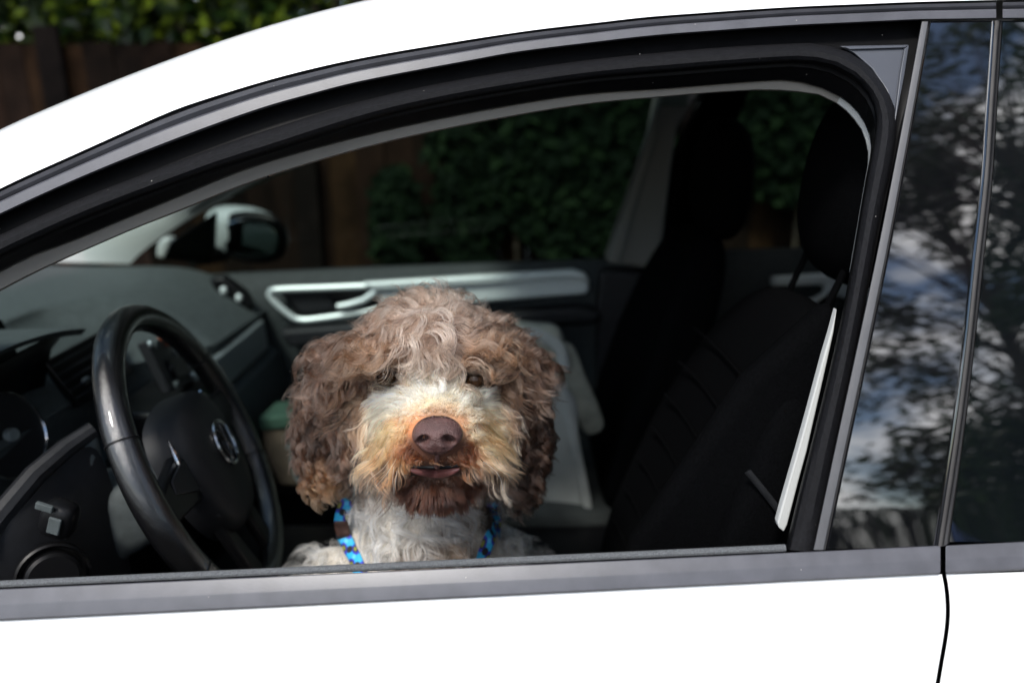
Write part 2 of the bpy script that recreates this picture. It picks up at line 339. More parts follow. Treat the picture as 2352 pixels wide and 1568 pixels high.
# ------------------------------------------------------------------ the car: shell
car = tag(empty('parked_car', (0, YC, 0)), 'white hatchback with its driver window wound down and a curly dog inside', 'car')
bpy.context.view_layer.update()
class CarPart:
    pass
def part(mb, name, mat, parent=None, **k):   # car parts are modelled in world space; the empty sits at the base of the car
    if parent is None:
        mb.v = [p-Vector((0, YC, 0)) for p in mb.v]; return mb.build(name, mat, car, **k)
    off = Vector((0, YC, 0))
    q = parent
    while q is not None and q != car: off = off+q.location; q = q.parent
    mb.v = [p-off for p in mb.v]; return mb.build(name, mat, parent, **k)
XS = np.r_[np.linspace(-1100, 0, 14), np.linspace(60, 2290, 40)]
sil = lambda p: np.interp(p, [-1100, -500, 0, 100, 200, 300, 400, 500, 600, 700, 800, 860, 1200, 1600, 2000, 2400, 3400], [870, 555, 298, 255, 213, 174, 137, 101, 68, 40, 14, 0, -60, -112, -145, -160, -170])
wb = lambda p: np.interp(p, [-1100, -500, 0, 195, 391, 586, 781, 919, 1200, 1500, 1800, 2100, 2290, 3400], [1010, 690, 432, 344, 256, 191, 143, 117, 72, 38, 17, 5, 0, -18])
mbm = lambda p: np.interp(p, [-1100, -500, 0, 195, 391, 586, 781, 919, 1200, 1500, 1800, 2100, 2290, 3400], [1070, 755, 494, 406, 328, 256, 201, 172, 120, 84, 62, 48, 45, 38])
def smooth(f, a, b, n=90):
    xs = np.linspace(a, b, n); return spl([(q, float(f(q))) for q in xs[::6]]+[(xs[-1], float(f(xs[-1])))], n)
A0, A1 = -1050, 2290
cW, cM, cS = smooth(wb, A0, A1), smooth(mbm, A0, A1), smooth(sil, A0, A1)
def stations(a, b, n, rear=False):
    xs = np.linspace(a, b, n); f = lambda fn: spl([(q, float(fn(q))) for q in np.linspace(a, b, max(6, n//4))], n)
    return f(wb), f(mbm), f(sil)
def lerp2(a, b, t): return [(p[0]*(1-t)+q[0]*t, p[1]*(1-t)+q[1]*t) for p, q in zip(a, b)]
# body side above the molding: bends from the side surface over into the roof
sW, sM, sS = stations(A0, 3300, 150)
E1 = at(sW, 0); E2 = []
for p, q, e in zip(sS, sW, E1):
    k = min(1, max(.15, (p[0]+1050)/1300)); E2.append(P(p[0], p[1], e.y+.05+.09*k))
rails = []
for t in np.linspace(0, 1, 10):
    r = []
    for a, b in zip(E1, E2):
        c = Vector((a.x*.5+b.x*.5, a.y+(b.y-a.y)*.28, a.z+(b.z-a.z)*1.0)); r.append(a*(1-t)**2+c*(2*t*(1-t))+b*t*t)
    rails.append(r)
part(MB().grid(rails), 'roof_rail', WHITE)
part(MB().grid(rails).mirror(), 'roof_rail', WHITE)
HX = -.22
roofi = [i for i, e in enumerate(E2) if e.x >= HX]; wsi = [i for i, e in enumerate(E2) if e.x <= HX+.02]
def across(idx, crown, drop=0, n=11):
    return [[Vector((E2[i].x, E2[i].y+(2*YC-2*E2[i].y)*t, E2[i].z-drop+crown*4*t*(1-t))) for i in idx] for t in np.linspace(0, 1, n)]
part(MB().grid(across(roofi, .015)), 'roof', WHITE, sharp=60)
part(MB().grid(across(roofi, .010, .035)), 'headliner', HEADL, sharp=60)
ws = across(wsi, -.012)
part(MB().grid(ws), 'windscreen', WGL, sharp=60)
# roof molding (front door) and its rear continuation
def molding(a, b, n, name, parent=None):
    w_, m_, _ = stations(a, b, n); R = []
    for t, d in ((0, .0), (.02, .012), (.12, .012), (.14, -.001), (.30, .002), (.47, .008), (.50, -.003), (.53, -.005), (.92, -.003), (1., .003), (1.0, .02)): R.append(at(lerp2(w_, m_, t), d))
    return part(MB().grid(R), name, GREYTRIM, parent, sharp=25)
door = part(MB().grid([[U(px, 1425+(px)*(-107/2165.), .0) for px in np.linspace(A0+100, 2163, 40)]] + [
    [Vector((p.x, S(p.x, z), z)) for p in [U(px, 1425+(px)*(-107/2165.), 0) for px in np.linspace(A0+100, 2163, 40)] for z in [p.z-dz - (0 if dz < .6 else 0)]]
    for dz in list(np.linspace(.006, .30, 44))+[.36, .44, .5, .58]]), 'front_door', WHITE, sharp=60)
# shape the rear edge of the door to the seam
seam = [(2163, 1318), (2169, 1350), (2172, 1390), (2171, 1430), (2165, 1475), (2157, 1520), (2149, 1568)]
seam += [(2149-.1875*d_, 1568+d_) for d_ in range(48, 500, 48)]
seam3 = [U(*p) for p in seam]; seam3 += [Vector((seam3[-1].x-.02*k_, 0, seam3[-1].z+(.30-seam3[-1].z)*k_/4)) for k_ in (1, 2, 3, 4)]
seam3 = [Vector(tuple(q)) for q in spl(seam3, 60)]; seam3 = [Vector((q.x, S(q.x, q.z), q.z)) for q in seam3]
def seamx(z):
    o_ = sorted((p.z, p.x) for p in seam3); zs = [q[0] for q in o_]; xs = [q[1] for q in o_]; return float(np.interp(z, zs, xs))
xl = U(2163, 1318).x; x0 = U(A0+100, 1480).x
for v in door.data.vertices:
    q = v.co+Vector((0, YC, 0)); t = (q.x-x0)/(xl-x0); nx = x0+(seamx(q.z)-x0)*t; v.co = Vector((nx, S(nx, q.z), q.z))-Vector((0, YC, 0))
molding(A0, 2288, 150, 'roof_molding', door)
# belt molding
def beltm(a, b, n, parent, ends=True):
    T = lambda p: 1352-(p/2150.)*99; B = lambda p: 1425-(p/2165.)*107; xs = np.linspace(a, b, n); R = []
    for t, d in ((0, .014), (.0, .0), (.03, -.0015), (.47, -.0062), (.53, -.0066), (.93, -.0075), (1.0, -.004), (1.0, .008)):
        R.append([U(px-(3 if (k in (0, n-1) and (t < .03 or t > .97) and ends) else 0)*(1 if k else -1), T(px)*(1-t)+B(px)*t, d) for k, px in enumerate(xs)])
    m = MB().grid(R)
    for k in (0, n-1):
        o = len(m.v); m.v += [r[k] for r in R]; m.f.append(tuple(range(o, o+len(R))))
    return part(m, 'belt_molding', GREYTRIM, parent, sharp=22)
beltm(A0+100, 2160, 60, door)
part(MB().tube([U(px, 1341-(px/1800.)*83, .012) for px in np.linspace(-700, 1803, 40)], .0042, 10), 'wiper_seal', ROPE, door)
part(MB().grid([[U(px, 1352-(px/2150.)*99, .010)+Vector((0, dy, dz)) for px in np.linspace(-700, 1885, 40)] for dy, dz in ((0, -.004), (.004, -.02), (.02, -.03))]), 'window_slot', FRAMEB, door)
# door frame: black surround, glass run, inner frame edge
R0a = [(q[0], q[1]-3) for q in smooth(mbm, A0, 2117, 60)]; R0b = [(2117, 46), (2073, 285), (2027, 500), (1975, 760), (1920, 1010), (1867, 1268)]
R1a = [(A0, 1110), (-500, 790), (74, 505), (391, 378), (613, 299), (919, 211), (1286, 147), (1600, 114), (1810, 101), (1877, 101), (1940, 116), (1990, 147)]
R1b = [(1990, 147), (2030, 195), (2054, 245), (2060, 290), (2050, 370), (2022, 500), (1957, 850), (1920, 1030), (1877, 1268)]
R2a = [(A0, 1160), (-500, 838), (74, 551), (391, 422), (613, 348), (919, 254), (1286, 187), (1581, 158), (1809, 141), (1870, 143), (1919, 154), (1955, 173)]
R2b = [(1955, 173), (1990, 205), (2010, 245), (2014, 290), (2005, 350), (1990, 430), (1945, 690), (1910, 850), (1873, 1000), (1835, 1150), (1808, 1262)]
R3a = [(A0, 1240), (-500, 905), (0, 622), (168, 551), (391, 458), (602, 375), (919, 291), (1286, 223), (1539, 202), (1771, 184), (1835, 187), (1894, 204), (1930, 222)]
R3b = [(1930, 222), (1961, 246), (1985, 280), (1999, 315), (2000, 350), (1985, 430), (1940, 690), (1905, 850), (1868, 1000), (1830, 1150), (1800, 1275)]
R4a = [(A0, 1290), (-500, 955), (0, 669), (250, 551), (400, 490), (617, 406), (919, 320), (1286, 249), (1522, 223), (1708, 209), (1792, 209), (1885, 219), (1922, 238)]
R4b = [(1922, 238), (1944, 255), (1978, 297), (1992, 340), (1994, 372), (1984, 430), (1939, 690), (1904, 850), (1867, 1000), (1829, 1150), (1799, 1275)]
c0, c1, c2, c3, c4 = [two(a, b) for a, b in ((R0a, R0b), (R1a, R1b), (R2a, R2b), (R3a, R3b), (R4a, R4b))]
part(MB().grid([at(c0, .006), at(c0, .022), at(lerp2(c0, c1, .5), .024), at(c1, .024)]), 'window_frame', FRAMEB, door)
part(MB().grid([at(c1, .026), at(c1, .016), at(lerp2(c1, c2, .15), .010), at(lerp2(c1, c2, .40), .006), at(lerp2(c1, c2, .70), .008), at(lerp2(c1, c2, .9), .013), at(c2, .020), at(c2, .05)]), 'glass_run', FLOCK, door)
part(MB().grid([at(c2, .030), at(lerp2(c2, c3, .12), .034), at(lerp2(c2, c3, .3), .036), at(lerp2(c2, c3, .33), .042), at(lerp2(c2, c3, .9), .060), at(c3, .064), at(c3, .11)]), 'inner_frame', FRAMEB, door)
# grey interior trim round the opening, split where the photo shows the seam
def trimring(i0, i1, name, mat):
    a, b = c3[i0:i1], c4[i0:i1]
    return part(MB().grid([at(lerp2(a, b, -.15), .075), at(lerp2(a, b, .1), .072), at(lerp2(a, b, .9), .078), at(b, .086), at(b, .15)]), name, mat)
k605 = min(range(60), key=lambda i: abs(c4[i][0]-612)); k1890 = 69
trimring(0, k605+1, 'pillar_trim', TRIMG); trimring(k605, k1890+1, 'headliner_edge', TRIMG); trimring(k1890, 85, 'pillar_trim', PILLARW)
part(MB().tube([U(c3[k605][0]-2, c3[k605][1], .074), U(617, 408, .080)], .0012, 6), 'trim_seam', FRAMEB)
# pale B-pillar trim showing as a wedge behind the door frame
wl = [(1923, 709), (1908, 765), (1892, 819), (1873, 890), (1853, 964), (1833, 1035), (1813, 1104), (1797, 1160), (1786, 1201), (1789, 1212), (1801, 1222), (1809, 1205)]
part(MB().prism([U(a, b, .10) for a, b in wl]+[U(a, b, .10) for a, b in ((1835, 1104), (1854, 1035), (1870, 964), (1887, 890), (1903, 819), (1915, 765))], (.0, .012, 0)), 'pillar_trim', PILLARW, bevel=.002)
# corner plate, division bar, gloss pillar cover
cp = [(1930, 106), (2089, 103), (2079, 170), (2056, 287), (2053, 262), (2036, 207), (2003, 158), (1962, 122)]
part(MB().prism([U(a, b, .016) for a, b in cp], (0, .006, 0)), 'corner_plate', PLATE, door, bevel=.0015)
part(MB().prism([U(a, b, .0125) for a, b in [(2078, 112), (2088, 105), (2078, 172), (2056, 284), (2056, 268), (2068, 170)]], (0, .004, 0)), 'corner_plate_rib', PLATE, door, bevel=.001)
part(MB().prism([U(a, b, .0125) for a, b in [(1940, 108), (2086, 104), (2080, 110), (1952, 114)]], (0, .004, 0)), 'corner_plate_rib', PLATE, door, bevel=.001)
BL = spl([(2117, 50), (2073, 285), (2019, 560), (1968, 800), (1920, 1020), (1868, 1262)], 30); BR = spl([(2135, 50), (2094, 285), (2043, 560), (1994, 800), (1947, 1020), (1896, 1262)], 30)
part(MB().grid([at(BL, .026), at(BL, .003), at(lerp2(BL, BR, .06), .0005), at(lerp2(BL, BR, .4), -.0005), at(lerp2(BL, BR, .8), -.0005), at(lerp2(BL, BR, .86), .006), at(BR, .008), at(BR, .026)]), 'division_bar', BAR, door, sharp=25)
GR = spl([(2285, 48), (2273, 230), (2262, 400), (2240, 600), (2218, 810), (2192, 1010), (2155, 1254)], 30)
GLl = [(p[0]+2, p[1]-1) for p in BR]
part(MB().grid([at(GLl, .012), at(GLl, .003)]+[at(lerp2(GLl, GR, t), .0015) for t in (.012, .05, .3, .6, .95, .988)]+[at(GR, .003), at(GR, .018)]), 'pillar_cover', GLOSS, door, sharp=40)
# door shut gap, seal and rear door
SRl = [(p[0]+12, p[1]) for p in GR]; SRr = spl([(2304, 48), (2292, 230), (2282, 400), (2261, 600), (2238, 810), (2214, 1010), (2181, 1246)], 30)
part(MB().grid([at(GR, .025), at(SRl, .024), at(lerp2(SRl, SRr, .02), .010), at(lerp2(SRl, SRr, .5), .006), at(SRr, .012)]), 'door_seal', BAR)
RX = 1.32
def sidegrid(a3, xr, n=14):          # rails from a seam curve back to x = xr on the side surface
    return [[Vector((p.x+(xr-p.x)*t, S(p.x+(xr-p.x)*t, p.z+.02*t), p.z+.02*t)) for p in a3] for t in np.linspace(0, 1, n)]
rseam = [p+Vector((.0028, 0, 0)) for p in seam3]
rdoor = part(MB().grid(sidegrid([p+Vector((.002, 0, 0)) for p in spl([tuple(p) for p in rseam], 30)] and [p+Vector((.002, 0, 0)) for p in rseam], RX)), 'rear_door', WHITE, sharp=60)
part(MB().grid([[p+Vector((-.04, .028, 0)) for p in seam3], [p+Vector((.04, .028, 0)) for p in seam3]]), 'door_jamb', FRAMEB)
part(MB().grid([at(SRr, .014), at(SRr, .004)]+[[Vector((p.x+.001+(1.15-p.x)*t, S(p.x+(1.15-p.x)*t, p.z)+.002, p.z)) for p in at(SRr, .0)] for t in (.0, .01, .2, .5, .8, 1)]), 'rear_window', PRIV, rdoor, sharp=40)
beltm(2172, 3300, 30, rdoor)
molding(2303, 3300, 50, 'roof_molding', rdoor)
# hidden remainder of the body: far side, fenders, nose, tail, wheels
def sidepanel(xa, xb, ztop, zbot, d=0, n=12, m=10):
    return MB().grid([[Vector((x, S(x, z)+d, z)) for x in np.linspace(xa, xb, n)] for z in [ztop+(zbot-ztop)*i/(m-1) for i in range(m)]])
part(sidepanel(-1.06, .50, .93, .30).mirror(), 'passenger_door', WHITE, sharp=60)
part(sidepanel(.505, RX, .95, .30).mirror(), 'rear_door', WHITE, sharp=60)
for mir in (0, 1):
    def mk(mb, name, mat, **k): return part(mb.mirror() if mir else mb, name, mat, **k)
    mk(MB().grid([[Vector((x, .02+.06*((-x-1.0)/1.0)**2+dy, z*(1-.10*((-x-1.0)/1.0)**2))) for x in np.linspace(-1.95, -1.07, 10)] for z, dy in ((.98, .10), (.95, .02), (.85, -.03), (.7, -.035), (.5, -.03), (.35, -.02))]), 'front_fender', WHITE, sharp=60)
    mk(sidepanel(RX+.004, 1.95, .97, .32), 'rear_fender', WHITE, sharp=60)
    mk(MB().grid([[Vector((1.16+(.62-(z-.97)*.7)*t, S(1.2, z)+.02+.05*t, z)) for z in np.linspace(.965, 1.50, 6)] for t in np.linspace(0, 1, 5)]), 'rear_pillar', WHITE, sharp=60)
    mk(MB().box((.35, .02, .25), (2.6, .08, .12)), 'sill', BLACKP, bevel=.02)
    for wx in (-1.35, 1.28):
        wh = empty('wheel', (wx, (.10 if not mir else 2*YC-.10)-YC, .315), car)
        ax = (0, -1 if not mir else 1, 0)
        MB().lathe([(.21, -.09), (.29, -.10), (.312, -.08), (.315, 0), (.312, .08), (.29, .10), (.21, .09)], (0, 0, 0), ax, 40).build('tyre', RUBBER, wh)
        m = MB().lathe([(.0, .05), (.05, .06), (.06, .05)], (0, 0, 0), ax, 24).lathe([(.21, .08), (.20, .06), (.20, -.08)], (0, 0, 0), ax, 40)
        for k in range(5):
            a = k*2*math.pi/5; m.box(Vector((math.cos(a)*.125, ax[1]*.05, math.sin(a)*.125)), (.17, .02, .045), Matrix.Rotation(-a, 3, 'Y'))
        m.build('rim', SILVER, wh)
part(MB().grid([[Vector((x, YC+s*(.70-.08*((-x-1.05)/.9)**2), .985-.17*((-x-1.05)/.9)**1.6+.03*(1-s*s))) for x in np.linspace(-1.95, -1.06, 12)] for s in np.linspace(-1, 1, 13)]), 'bonnet', WHITE, sharp=60)
part(MB().grid([[Vector((-1.95-.10*(1-s*s)-dx, YC+s*.66, z)) for s in np.linspace(-1, 1, 13)] for z, dx in ((.82, 0), (.7, .06), (.55, .08), (.4, .07), (.25, .02))]), 'front_bumper', WHITE, sharp=60)
part(MB().grid([[Vector((1.95+.08*(1-s*s)+dx, YC+s*.70, z)) for s in np.linspace(-1, 1, 13)] for z, dx in ((1.0, -.02), (.8, .02), (.6, .05), (.3, .0))]), 'tailgate', WHITE, sharp=60)
part(MB().grid([[Vector((xx, YC+s*.60, z)) for s in np.linspace(-1, 1, 9)] for xx, z in ((1.38, 1.53), (1.6, 1.34), (1.93, 1.0))]), 'rear_windscreen', PRIV, sharp=60)
part(MB().grid([[Vector((xx, YC+s*.66, z)) for s in np.linspace(-1, 1, 5)] for xx, z in ((-1.15, .95), (-1.1, .35), (-.9, .28), (1.8, .30), (1.9, .95))]), 'floor_pan', BLACKP)
# far windows: frames mirrored, tinted panes
part(MB().grid([at(c0, .006), at(c0, .03), at(lerp2(c0, c1, .35), .03)]).mirror(), 'window_frame', FRAMEB)
part(MB().grid([at(BL, .03), at(BL, .006), at(GR, .006), at(SRr, .01), at(SRr, .03)]).mirror(), 'pillar_cover', GLOSS)
zt = lambda x: float(np.interp(x, [e.x for e in E1], [e.z for e in E1]))
part(MB().grid([[Vector((x, S(x, z)+.015, z)) for x in np.linspace(-1.02, .44, 24) for z in [belt(x)-.01+(max(.03, zt(x)-.03-belt(x)))*t]] for t in np.linspace(0, 1, 8)]).mirror(), 'passenger_window', GLS, sharp=60)
part(MB().grid([[Vector((x, S(x, z)+.015, z)) for x in np.linspace(.46, 1.15, 10) for z in [belt(x)+(zt(x)-.02-belt(x))*t]] for t in np.linspace(0, 1, 8)]).mirror(), 'rear_passenger_window', GLS, sharp=60)

# ------------------------------------------------------------------ far door inside
YD = 1.34
pd = part(MB().grid([[P(px, py+dy, y) for px, py in zip(np.linspace(330, 1640, 24), np.interp(np.linspace(330, 1640, 24), [330, 537, 846, 1376, 1640], [640, 626, 612, 593, 588]))] for dy, y in ((0, 1.44), (0, 1.40), (4, 1.375), (30, 1.36), (46, 1.345), (110, 1.335), (180, 1.345), (300, 1.35), (420, 1.33))]), 'door_trim_panel', DOORT, sharp=60)
def loop(pts, y): return [P(a, b, y) for a, b in pts]
# silver pull handle: long bar with a frame at its front end
hb = [(860, 652), (1000, 643), (1160, 634), (1310, 626), (1338, 630), (1352, 648), (1355, 668), (1345, 677), (1220, 686), (1080, 697), (960, 704), (890, 706), (868, 690)]
ph = part(MB().prism(loop(hb, 1.285), (0, .04, 0)), 'pull_handle', SILVER, pd, bevel=.010)
part(MB().prism(loop([(830, 650), (1316, 620), (1344, 628), (1357, 652), (1342, 646), (1310, 640), (860, 668)], 1.268), (0, .03, 0)), 'handle_top', SILVER, ph, bevel=.007)
fr = spl([(872, 655), (760, 660), (650, 664), (622, 668), (620, 680), (640, 702), (672, 728), (692, 734), (720, 733), (800, 722), (880, 708)], 60)
part(MB().tube([P(a, b, 1.300) for a, b in fr], .0085, 10), 'handle_frame', SILVER, pd)
part(MB().prism(loop([(640, 668), (862, 662), (862, 706), (700, 726), (684, 724)], 1.332), (0, .01, 0)), 'handle_recess', BLACKP, pd)
part(MB().prism(loop([(652, 674), (745, 671), (772, 710), (700, 720), (690, 718)], 1.318), (0, .01, 0)), 'switch_panel', DASHD, pd, bevel=.003)
part(MB().tube([P(a, b, y) for a, b, y in ((775, 704, 1.285), (800, 700, 1.285), (835, 690, 1.285), (858, 674, 1.285), (874, 660, 1.29))], [.008, .0095, .0095, .0105, .012], 10), 'latch_lever', SILVER, pd)
part(MB().prism(loop([(640, 760), (1330, 706), (1380, 716), (1380, 740), (660, 800)], 1.27), (0, .07, 0)), 'armrest', DASHD, pd, bevel=.012)
# far pillars, rear far door
bp = [(1394, 604), (1446, 453), (1497, 305), (1512, 225), (1516, 190), (1720, 180), (1720, 222), (1600, 235), (1556, 290), (1535, 453), (1516, 622)]
part(MB().prism(loop(bp, 1.27), (0, .09, 0)), 'pillar_trim', M('far_pillar_trim', (.13, .13, .12), .85, spec=.1), bevel=.012)
part(MB().tube([P(a, b, 1.262) for a, b in ((1420, 610), (1440, 540), (1470, 440), (1505, 320), (1520, 230))], .006, 6, flat=.35), 'seat_belt', M('belt_webbing', (.08, .09, .08), .8))
part(MB().prism(loop([(1380, 622), (1560, 626), (1600, 760), (1560, 1000), (1370, 1000), (1370, 700)], 1.30), (0, .08, 0)), 'lower_pillar_trim', DASHD, bevel=.012)
rd = part(MB().grid([[P(px, 571-(px-1725)*.03+dy, y) for px in np.linspace(1560, 2300, 12)] for dy, y in ((0, 1.40), (2, 1.36), (30, 1.345), (56, 1.34), (120, 1.335), (300, 1.34))]), 'rear_door_trim', DOORT, sharp=60)
part(MB().prism(loop([(1777, 638), (1860, 633), (2100, 618), (2100, 700), (1950, 690), (1900, 668), (1890, 655), (1776, 658)], 1.29), (0, .03, 0)), 'pull_handle', SILVER, rd, bevel=.006)
part(MB().tube([P(a, b, 1.285) for a, b in ((1808, 704), (1840, 697), (1870, 690), (1893, 676), (1905, 655))], .008, 8), 'latch_lever', SILVER, rd)
fa = [(760, 335), (690, 362), (600, 392), (500, 430), (400, 466), (250, 530), (90, 600)]; fb = [(760, 345), (690, 382), (618, 412), (510, 463), (428, 506), (335, 571), (298, 606)]
part(MB().grid([[P(a, b, 1.40) for a, b in spl(fa, 20)], [P(a, b, 1.34) for a, b in spl(fa, 20)], [P(a, b, 1.325) for a, b in lerp2(spl(fa, 20), spl(fb, 20), .5)], [P(a, b, 1.34) for a, b in spl(fb, 20)], [P(a, b, 1.43) for a, b in spl(fb, 20)]]), 'pillar_trim', M('pillar_trim_grey', (.34, .36, .35), .6, spec=.2), sharp=60)
# far wing mirror
wm = empty('wing_mirror', P(560, 560, 1.55)-Vector((0, YC, 0)), car)
mc = P(566, 538, 1.58)
def mfn(q):
    u = q.x/.125; sx = 1+.18*u; return mc+Vector((q.x-.022*(q.y/.06), q.y, q.z*(1.0-.18*max(0, u)**2)+.012*u*-1))
part(MB().rbox(mfn, (.128, .062, .086), 2.6, 10), 'mirror_shell', M('mirror_paint', (.55, .58, .58), .3, coat=1), wm)
def mgl(q):
    return mc+Vector((.036+q.x, -.054+q.y-.02*(q.x/.1), q.z-.002))
part(MB().rbox(mgl, (.112, .020, .079), 2.5, 10), 'mirror_housing', BLACKP, wm)
part(MB().rbox(lambda q: mc+Vector((.036+q.x, -.070+q.y-.02*(q.x/.1), q.z-.004)), (.088, .004, .058), 2.6, 8), 'mirror_glass', MIRR, wm)
part(MB().prism(loop([(372, 596), (392, 556), (492, 488), (486, 608)], 1.44), (0, .03, 0)), 'sail_panel', BLACKP, wm, bevel=.004)
part(MB().prism(loop([(356, 592), (360, 560), (372, 545), (392, 548), (380, 596)], 1.50), (0, .05, 0)), 'mirror_foot', WHITE, wm, bevel=.01)
part(MB().tube([P(440, 590, 1.46), P(500, 585, 1.54), P(540, 580, 1.58)], [.03, .026, .02], 10), 'mirror_arm', BLACKP, wm)

# ------------------------------------------------------------------ dashboard
prof = [(-1.50, 1.02), (-1.22, 1.022), (-1.02, 1.020), (-.90, 1.012), (-.80, .975), (-.725, .925), (-.69, .895), (-.70, .865)]
cut = lambda y, x: -(.125 if y < .80 else .125*max(0, 1-(y-.80)/.16))*min(1, max(0, (x+1.0)/.14))
def dz(y): return -.015*((y-YC)/.6)**2
ys = np.linspace(.10, 1.36, 60)
dash = part(MB().grid([[Vector((x+cut(y, x), y, z+dz(y))) for y in ys] for x, z in spl(prof, 26)]+[[Vector((x+cut(y, x), y, z)) for y in ys] for x, z in ((-.70, .78), (-.67, .76), (-.655, .66), (-.70, .54), (-.82, .44), (-1.0, .42))]), 'dashboard', DASH, sharp=45)
part(MB().prism([Vector((-.695, .80, .872)), Vector((-.695, 1.27, .872)), Vector((-.692, 1.28, .79)), Vector((-.692, .80, .79))], (.018, 0, 0)), 'trim_strip', STRIPA, dash, bevel=.006)
# binnacle hood with its dark recess and dials
hz = [(y, 1.010+.058*math.cos((y-.36)/.24*1.35)**.6 if abs(y-.36) < .24*1.16 else 1.0) for y in np.linspace(.12, .585, 22)]
hood = [[Vector((x, y, (z-.94)*k+.94)) for y, z in hz] for x, k in ((-1.10, .55), (-1.0, .85), (-.90, .98), (-.80, 1.0), (-.765, .99))]
part(MB().grid(hood+[[Vector((-.775, y, z-.012)) for y, z in hz], [Vector((-.93, y, z-.03)) for y, z in hz]]), 'instrument_hood', DASH, dash, sharp=50)
part(MB().grid([[P(153, 753, .585), P(104, 779, .53), P(52, 806, .47), P(0, 834, .41), P(-70, 872, .33)], [P(116, 800, .59), P(84, 830, .55), P(44, 862, .50), P(0, 892, .45), P(-70, 930, .38)], [P(104, 836, .60), P(96, 905, .58), P(44, 935, .53), P(0, 960, .48), P(-70, 1000, .42)]]), 'visor_underside', BLACKP, dash, solid=.004)
part(MB().prism([Vector((-.915, .13, 1.055)), Vector((-.915, .585, 1.055)), Vector((-.845, .585, .80)), Vector((-.845, .13, .80))], (-.02, 0, -.005)), 'instrument_panel', BLACKP, dash)
gax = (1, -.12, .30); gc = P(20, 1000, .42)
part(MB().lathe([(.070, -.10), (.0695, .0), (.0705, .003), (.072, .004), (.0735, .003), (.074, 0)], gc, gax, 48), 'gauge_ring', CHROME, dash)
part(MB().lathe([(.0, .001), (.0695, .001)], gc, gax, 40), 'gauge_face', DASHD, dash)
part(MB().lathe([(.0, .012), (.010, .012), (.012, .0)], gc, gax, 20), 'gauge_hub', STRIPA, dash)
# centre air vent
vent = empty('air_vent', P(160, 860, .66)-Vector((0, YC, 0)), car)
va, vb, vc_, vd = P(98, 838, .585), P(171, 936, .585), P(205+40, 912, .70), P(215+30, 752, .74)
nrm = ((vb-va).cross(vd-va)).normalized(); nrm = nrm if nrm.x > 0 else -nrm
loopv = [va, vb, vb+(Vector((0, .20, .0))), va+Vector((0, .20, .004))]
part(MB().tube([p+nrm*.012 for p in loopv], .0045, 8, closed=True), 'vent_frame', BLACKP, vent)
part(MB().prism([p-nrm*.004 for p in loopv], nrm*.006), 'vent_back', BLACKP, vent)
for i in range(5):
    t = (i+.6)/5.4; p = loopv[0].lerp(loopv[1], t)+nrm*.006; q = loopv[3].lerp(loopv[2], t)+nrm*.006
    s_ = MB(); s_.prism([p+Vector((.0, 0, .002)), q+Vector((.0, 0, .002)), q-nrm*-.008+Vector((0, 0, -.002)), p+nrm*.008+Vector((0, 0, -.002))], (0, 0, -.003)); part(s_, 'slat', DASHD, vent, bevel=.0008)
kn = P(184, 878, .66)+nrm*.012
part(MB().rbox(lambda q: kn+Vector((q.x, q.y, q.z)), (.010, .013, .006), 3, 4), 'vent_knob', SILVER, vent)
# far air vent with bright knobs
fv = empty('air_vent', P(520, 680, 1.27)-Vector((0, YC, 0)), car)
part(MB().prism(loop([(478, 640), (510, 636), (560, 672), (578, 704), (560, 726), (530, 716), (500, 684)], 1.25), (0, .04, 0)), 'vent_frame', BLACKP, fv, bevel=.008)
for a, b in ((514, 667), (549, 684)): part(MB().rbox(lambda q: P(a, b, 1.245)+q, (.009, .008, .011), 2.5, 5), 'vent_knob', SILVER, fv)
# centre console with radio, buttons
cc = empty('centre_console', P(400, 850, .78)-Vector((0, YC, 0)), car)
rq = [P(312, 790, .66), P(368, 778, .80), P(432, 880, .80), P(372, 908, .66)]
rn = ((rq[1]-rq[0]).cross(rq[3]-rq[0])).normalized(); rn = rn if rn.x > 0 else -rn
part(MB().prism(rq, rn*.02), 'radio', DASHD, cc, bevel=.004)
def rp_(u, v): return (rq[0].lerp(rq[1], u)).lerp(rq[3].lerp(rq[2], u), v)+rn*.022
for (u, v, m_, s_) in ((.05, .08, STRIPA, .007), (.55, .02, ORANGE, .006), (.70, .15, ORANGE, .006), (.92, .33, SILVER, .011), (.25, .12, DASH, .012), (.35, .62, DASHD, .010), (.92, .88, STRIPA, .006), (.2, .92, DASH, .008)):
    c_ = rp_(u, v); part(MB().rbox(lambda q: c_+q, (.006, s_, s_), 2.6, 5), 'button', m_, cc)
part(MB().prism([rp_(.3, .42), rp_(.85, .42), rp_(.85, .82), rp_(.3, .82)], rn*.004), 'screen', BLACKP, cc, bevel=.002)
part(MB().prism([P(440, 800, .86), P(505, 850, .88), P(520, 900, .86), P(450, 850, .84)], rn*.01), 'side_pad', M('console_brown', (.05, .04, .035), .5), cc, bevel=.003)
part(MB().prism([Vector((-.70, .62, .50)), Vector((-.70, .86, .50)), Vector((-.66, .86, .86)), Vector((-.66, .62, .86))], (-.12, 0, 0)), 'console_stack', BLACKP, cc, bevel=.01)
part(MB().box((-.15, .74, .42), (1.0, .22, .16)), 'tunnel', BLACKP, cc, bevel=.03)
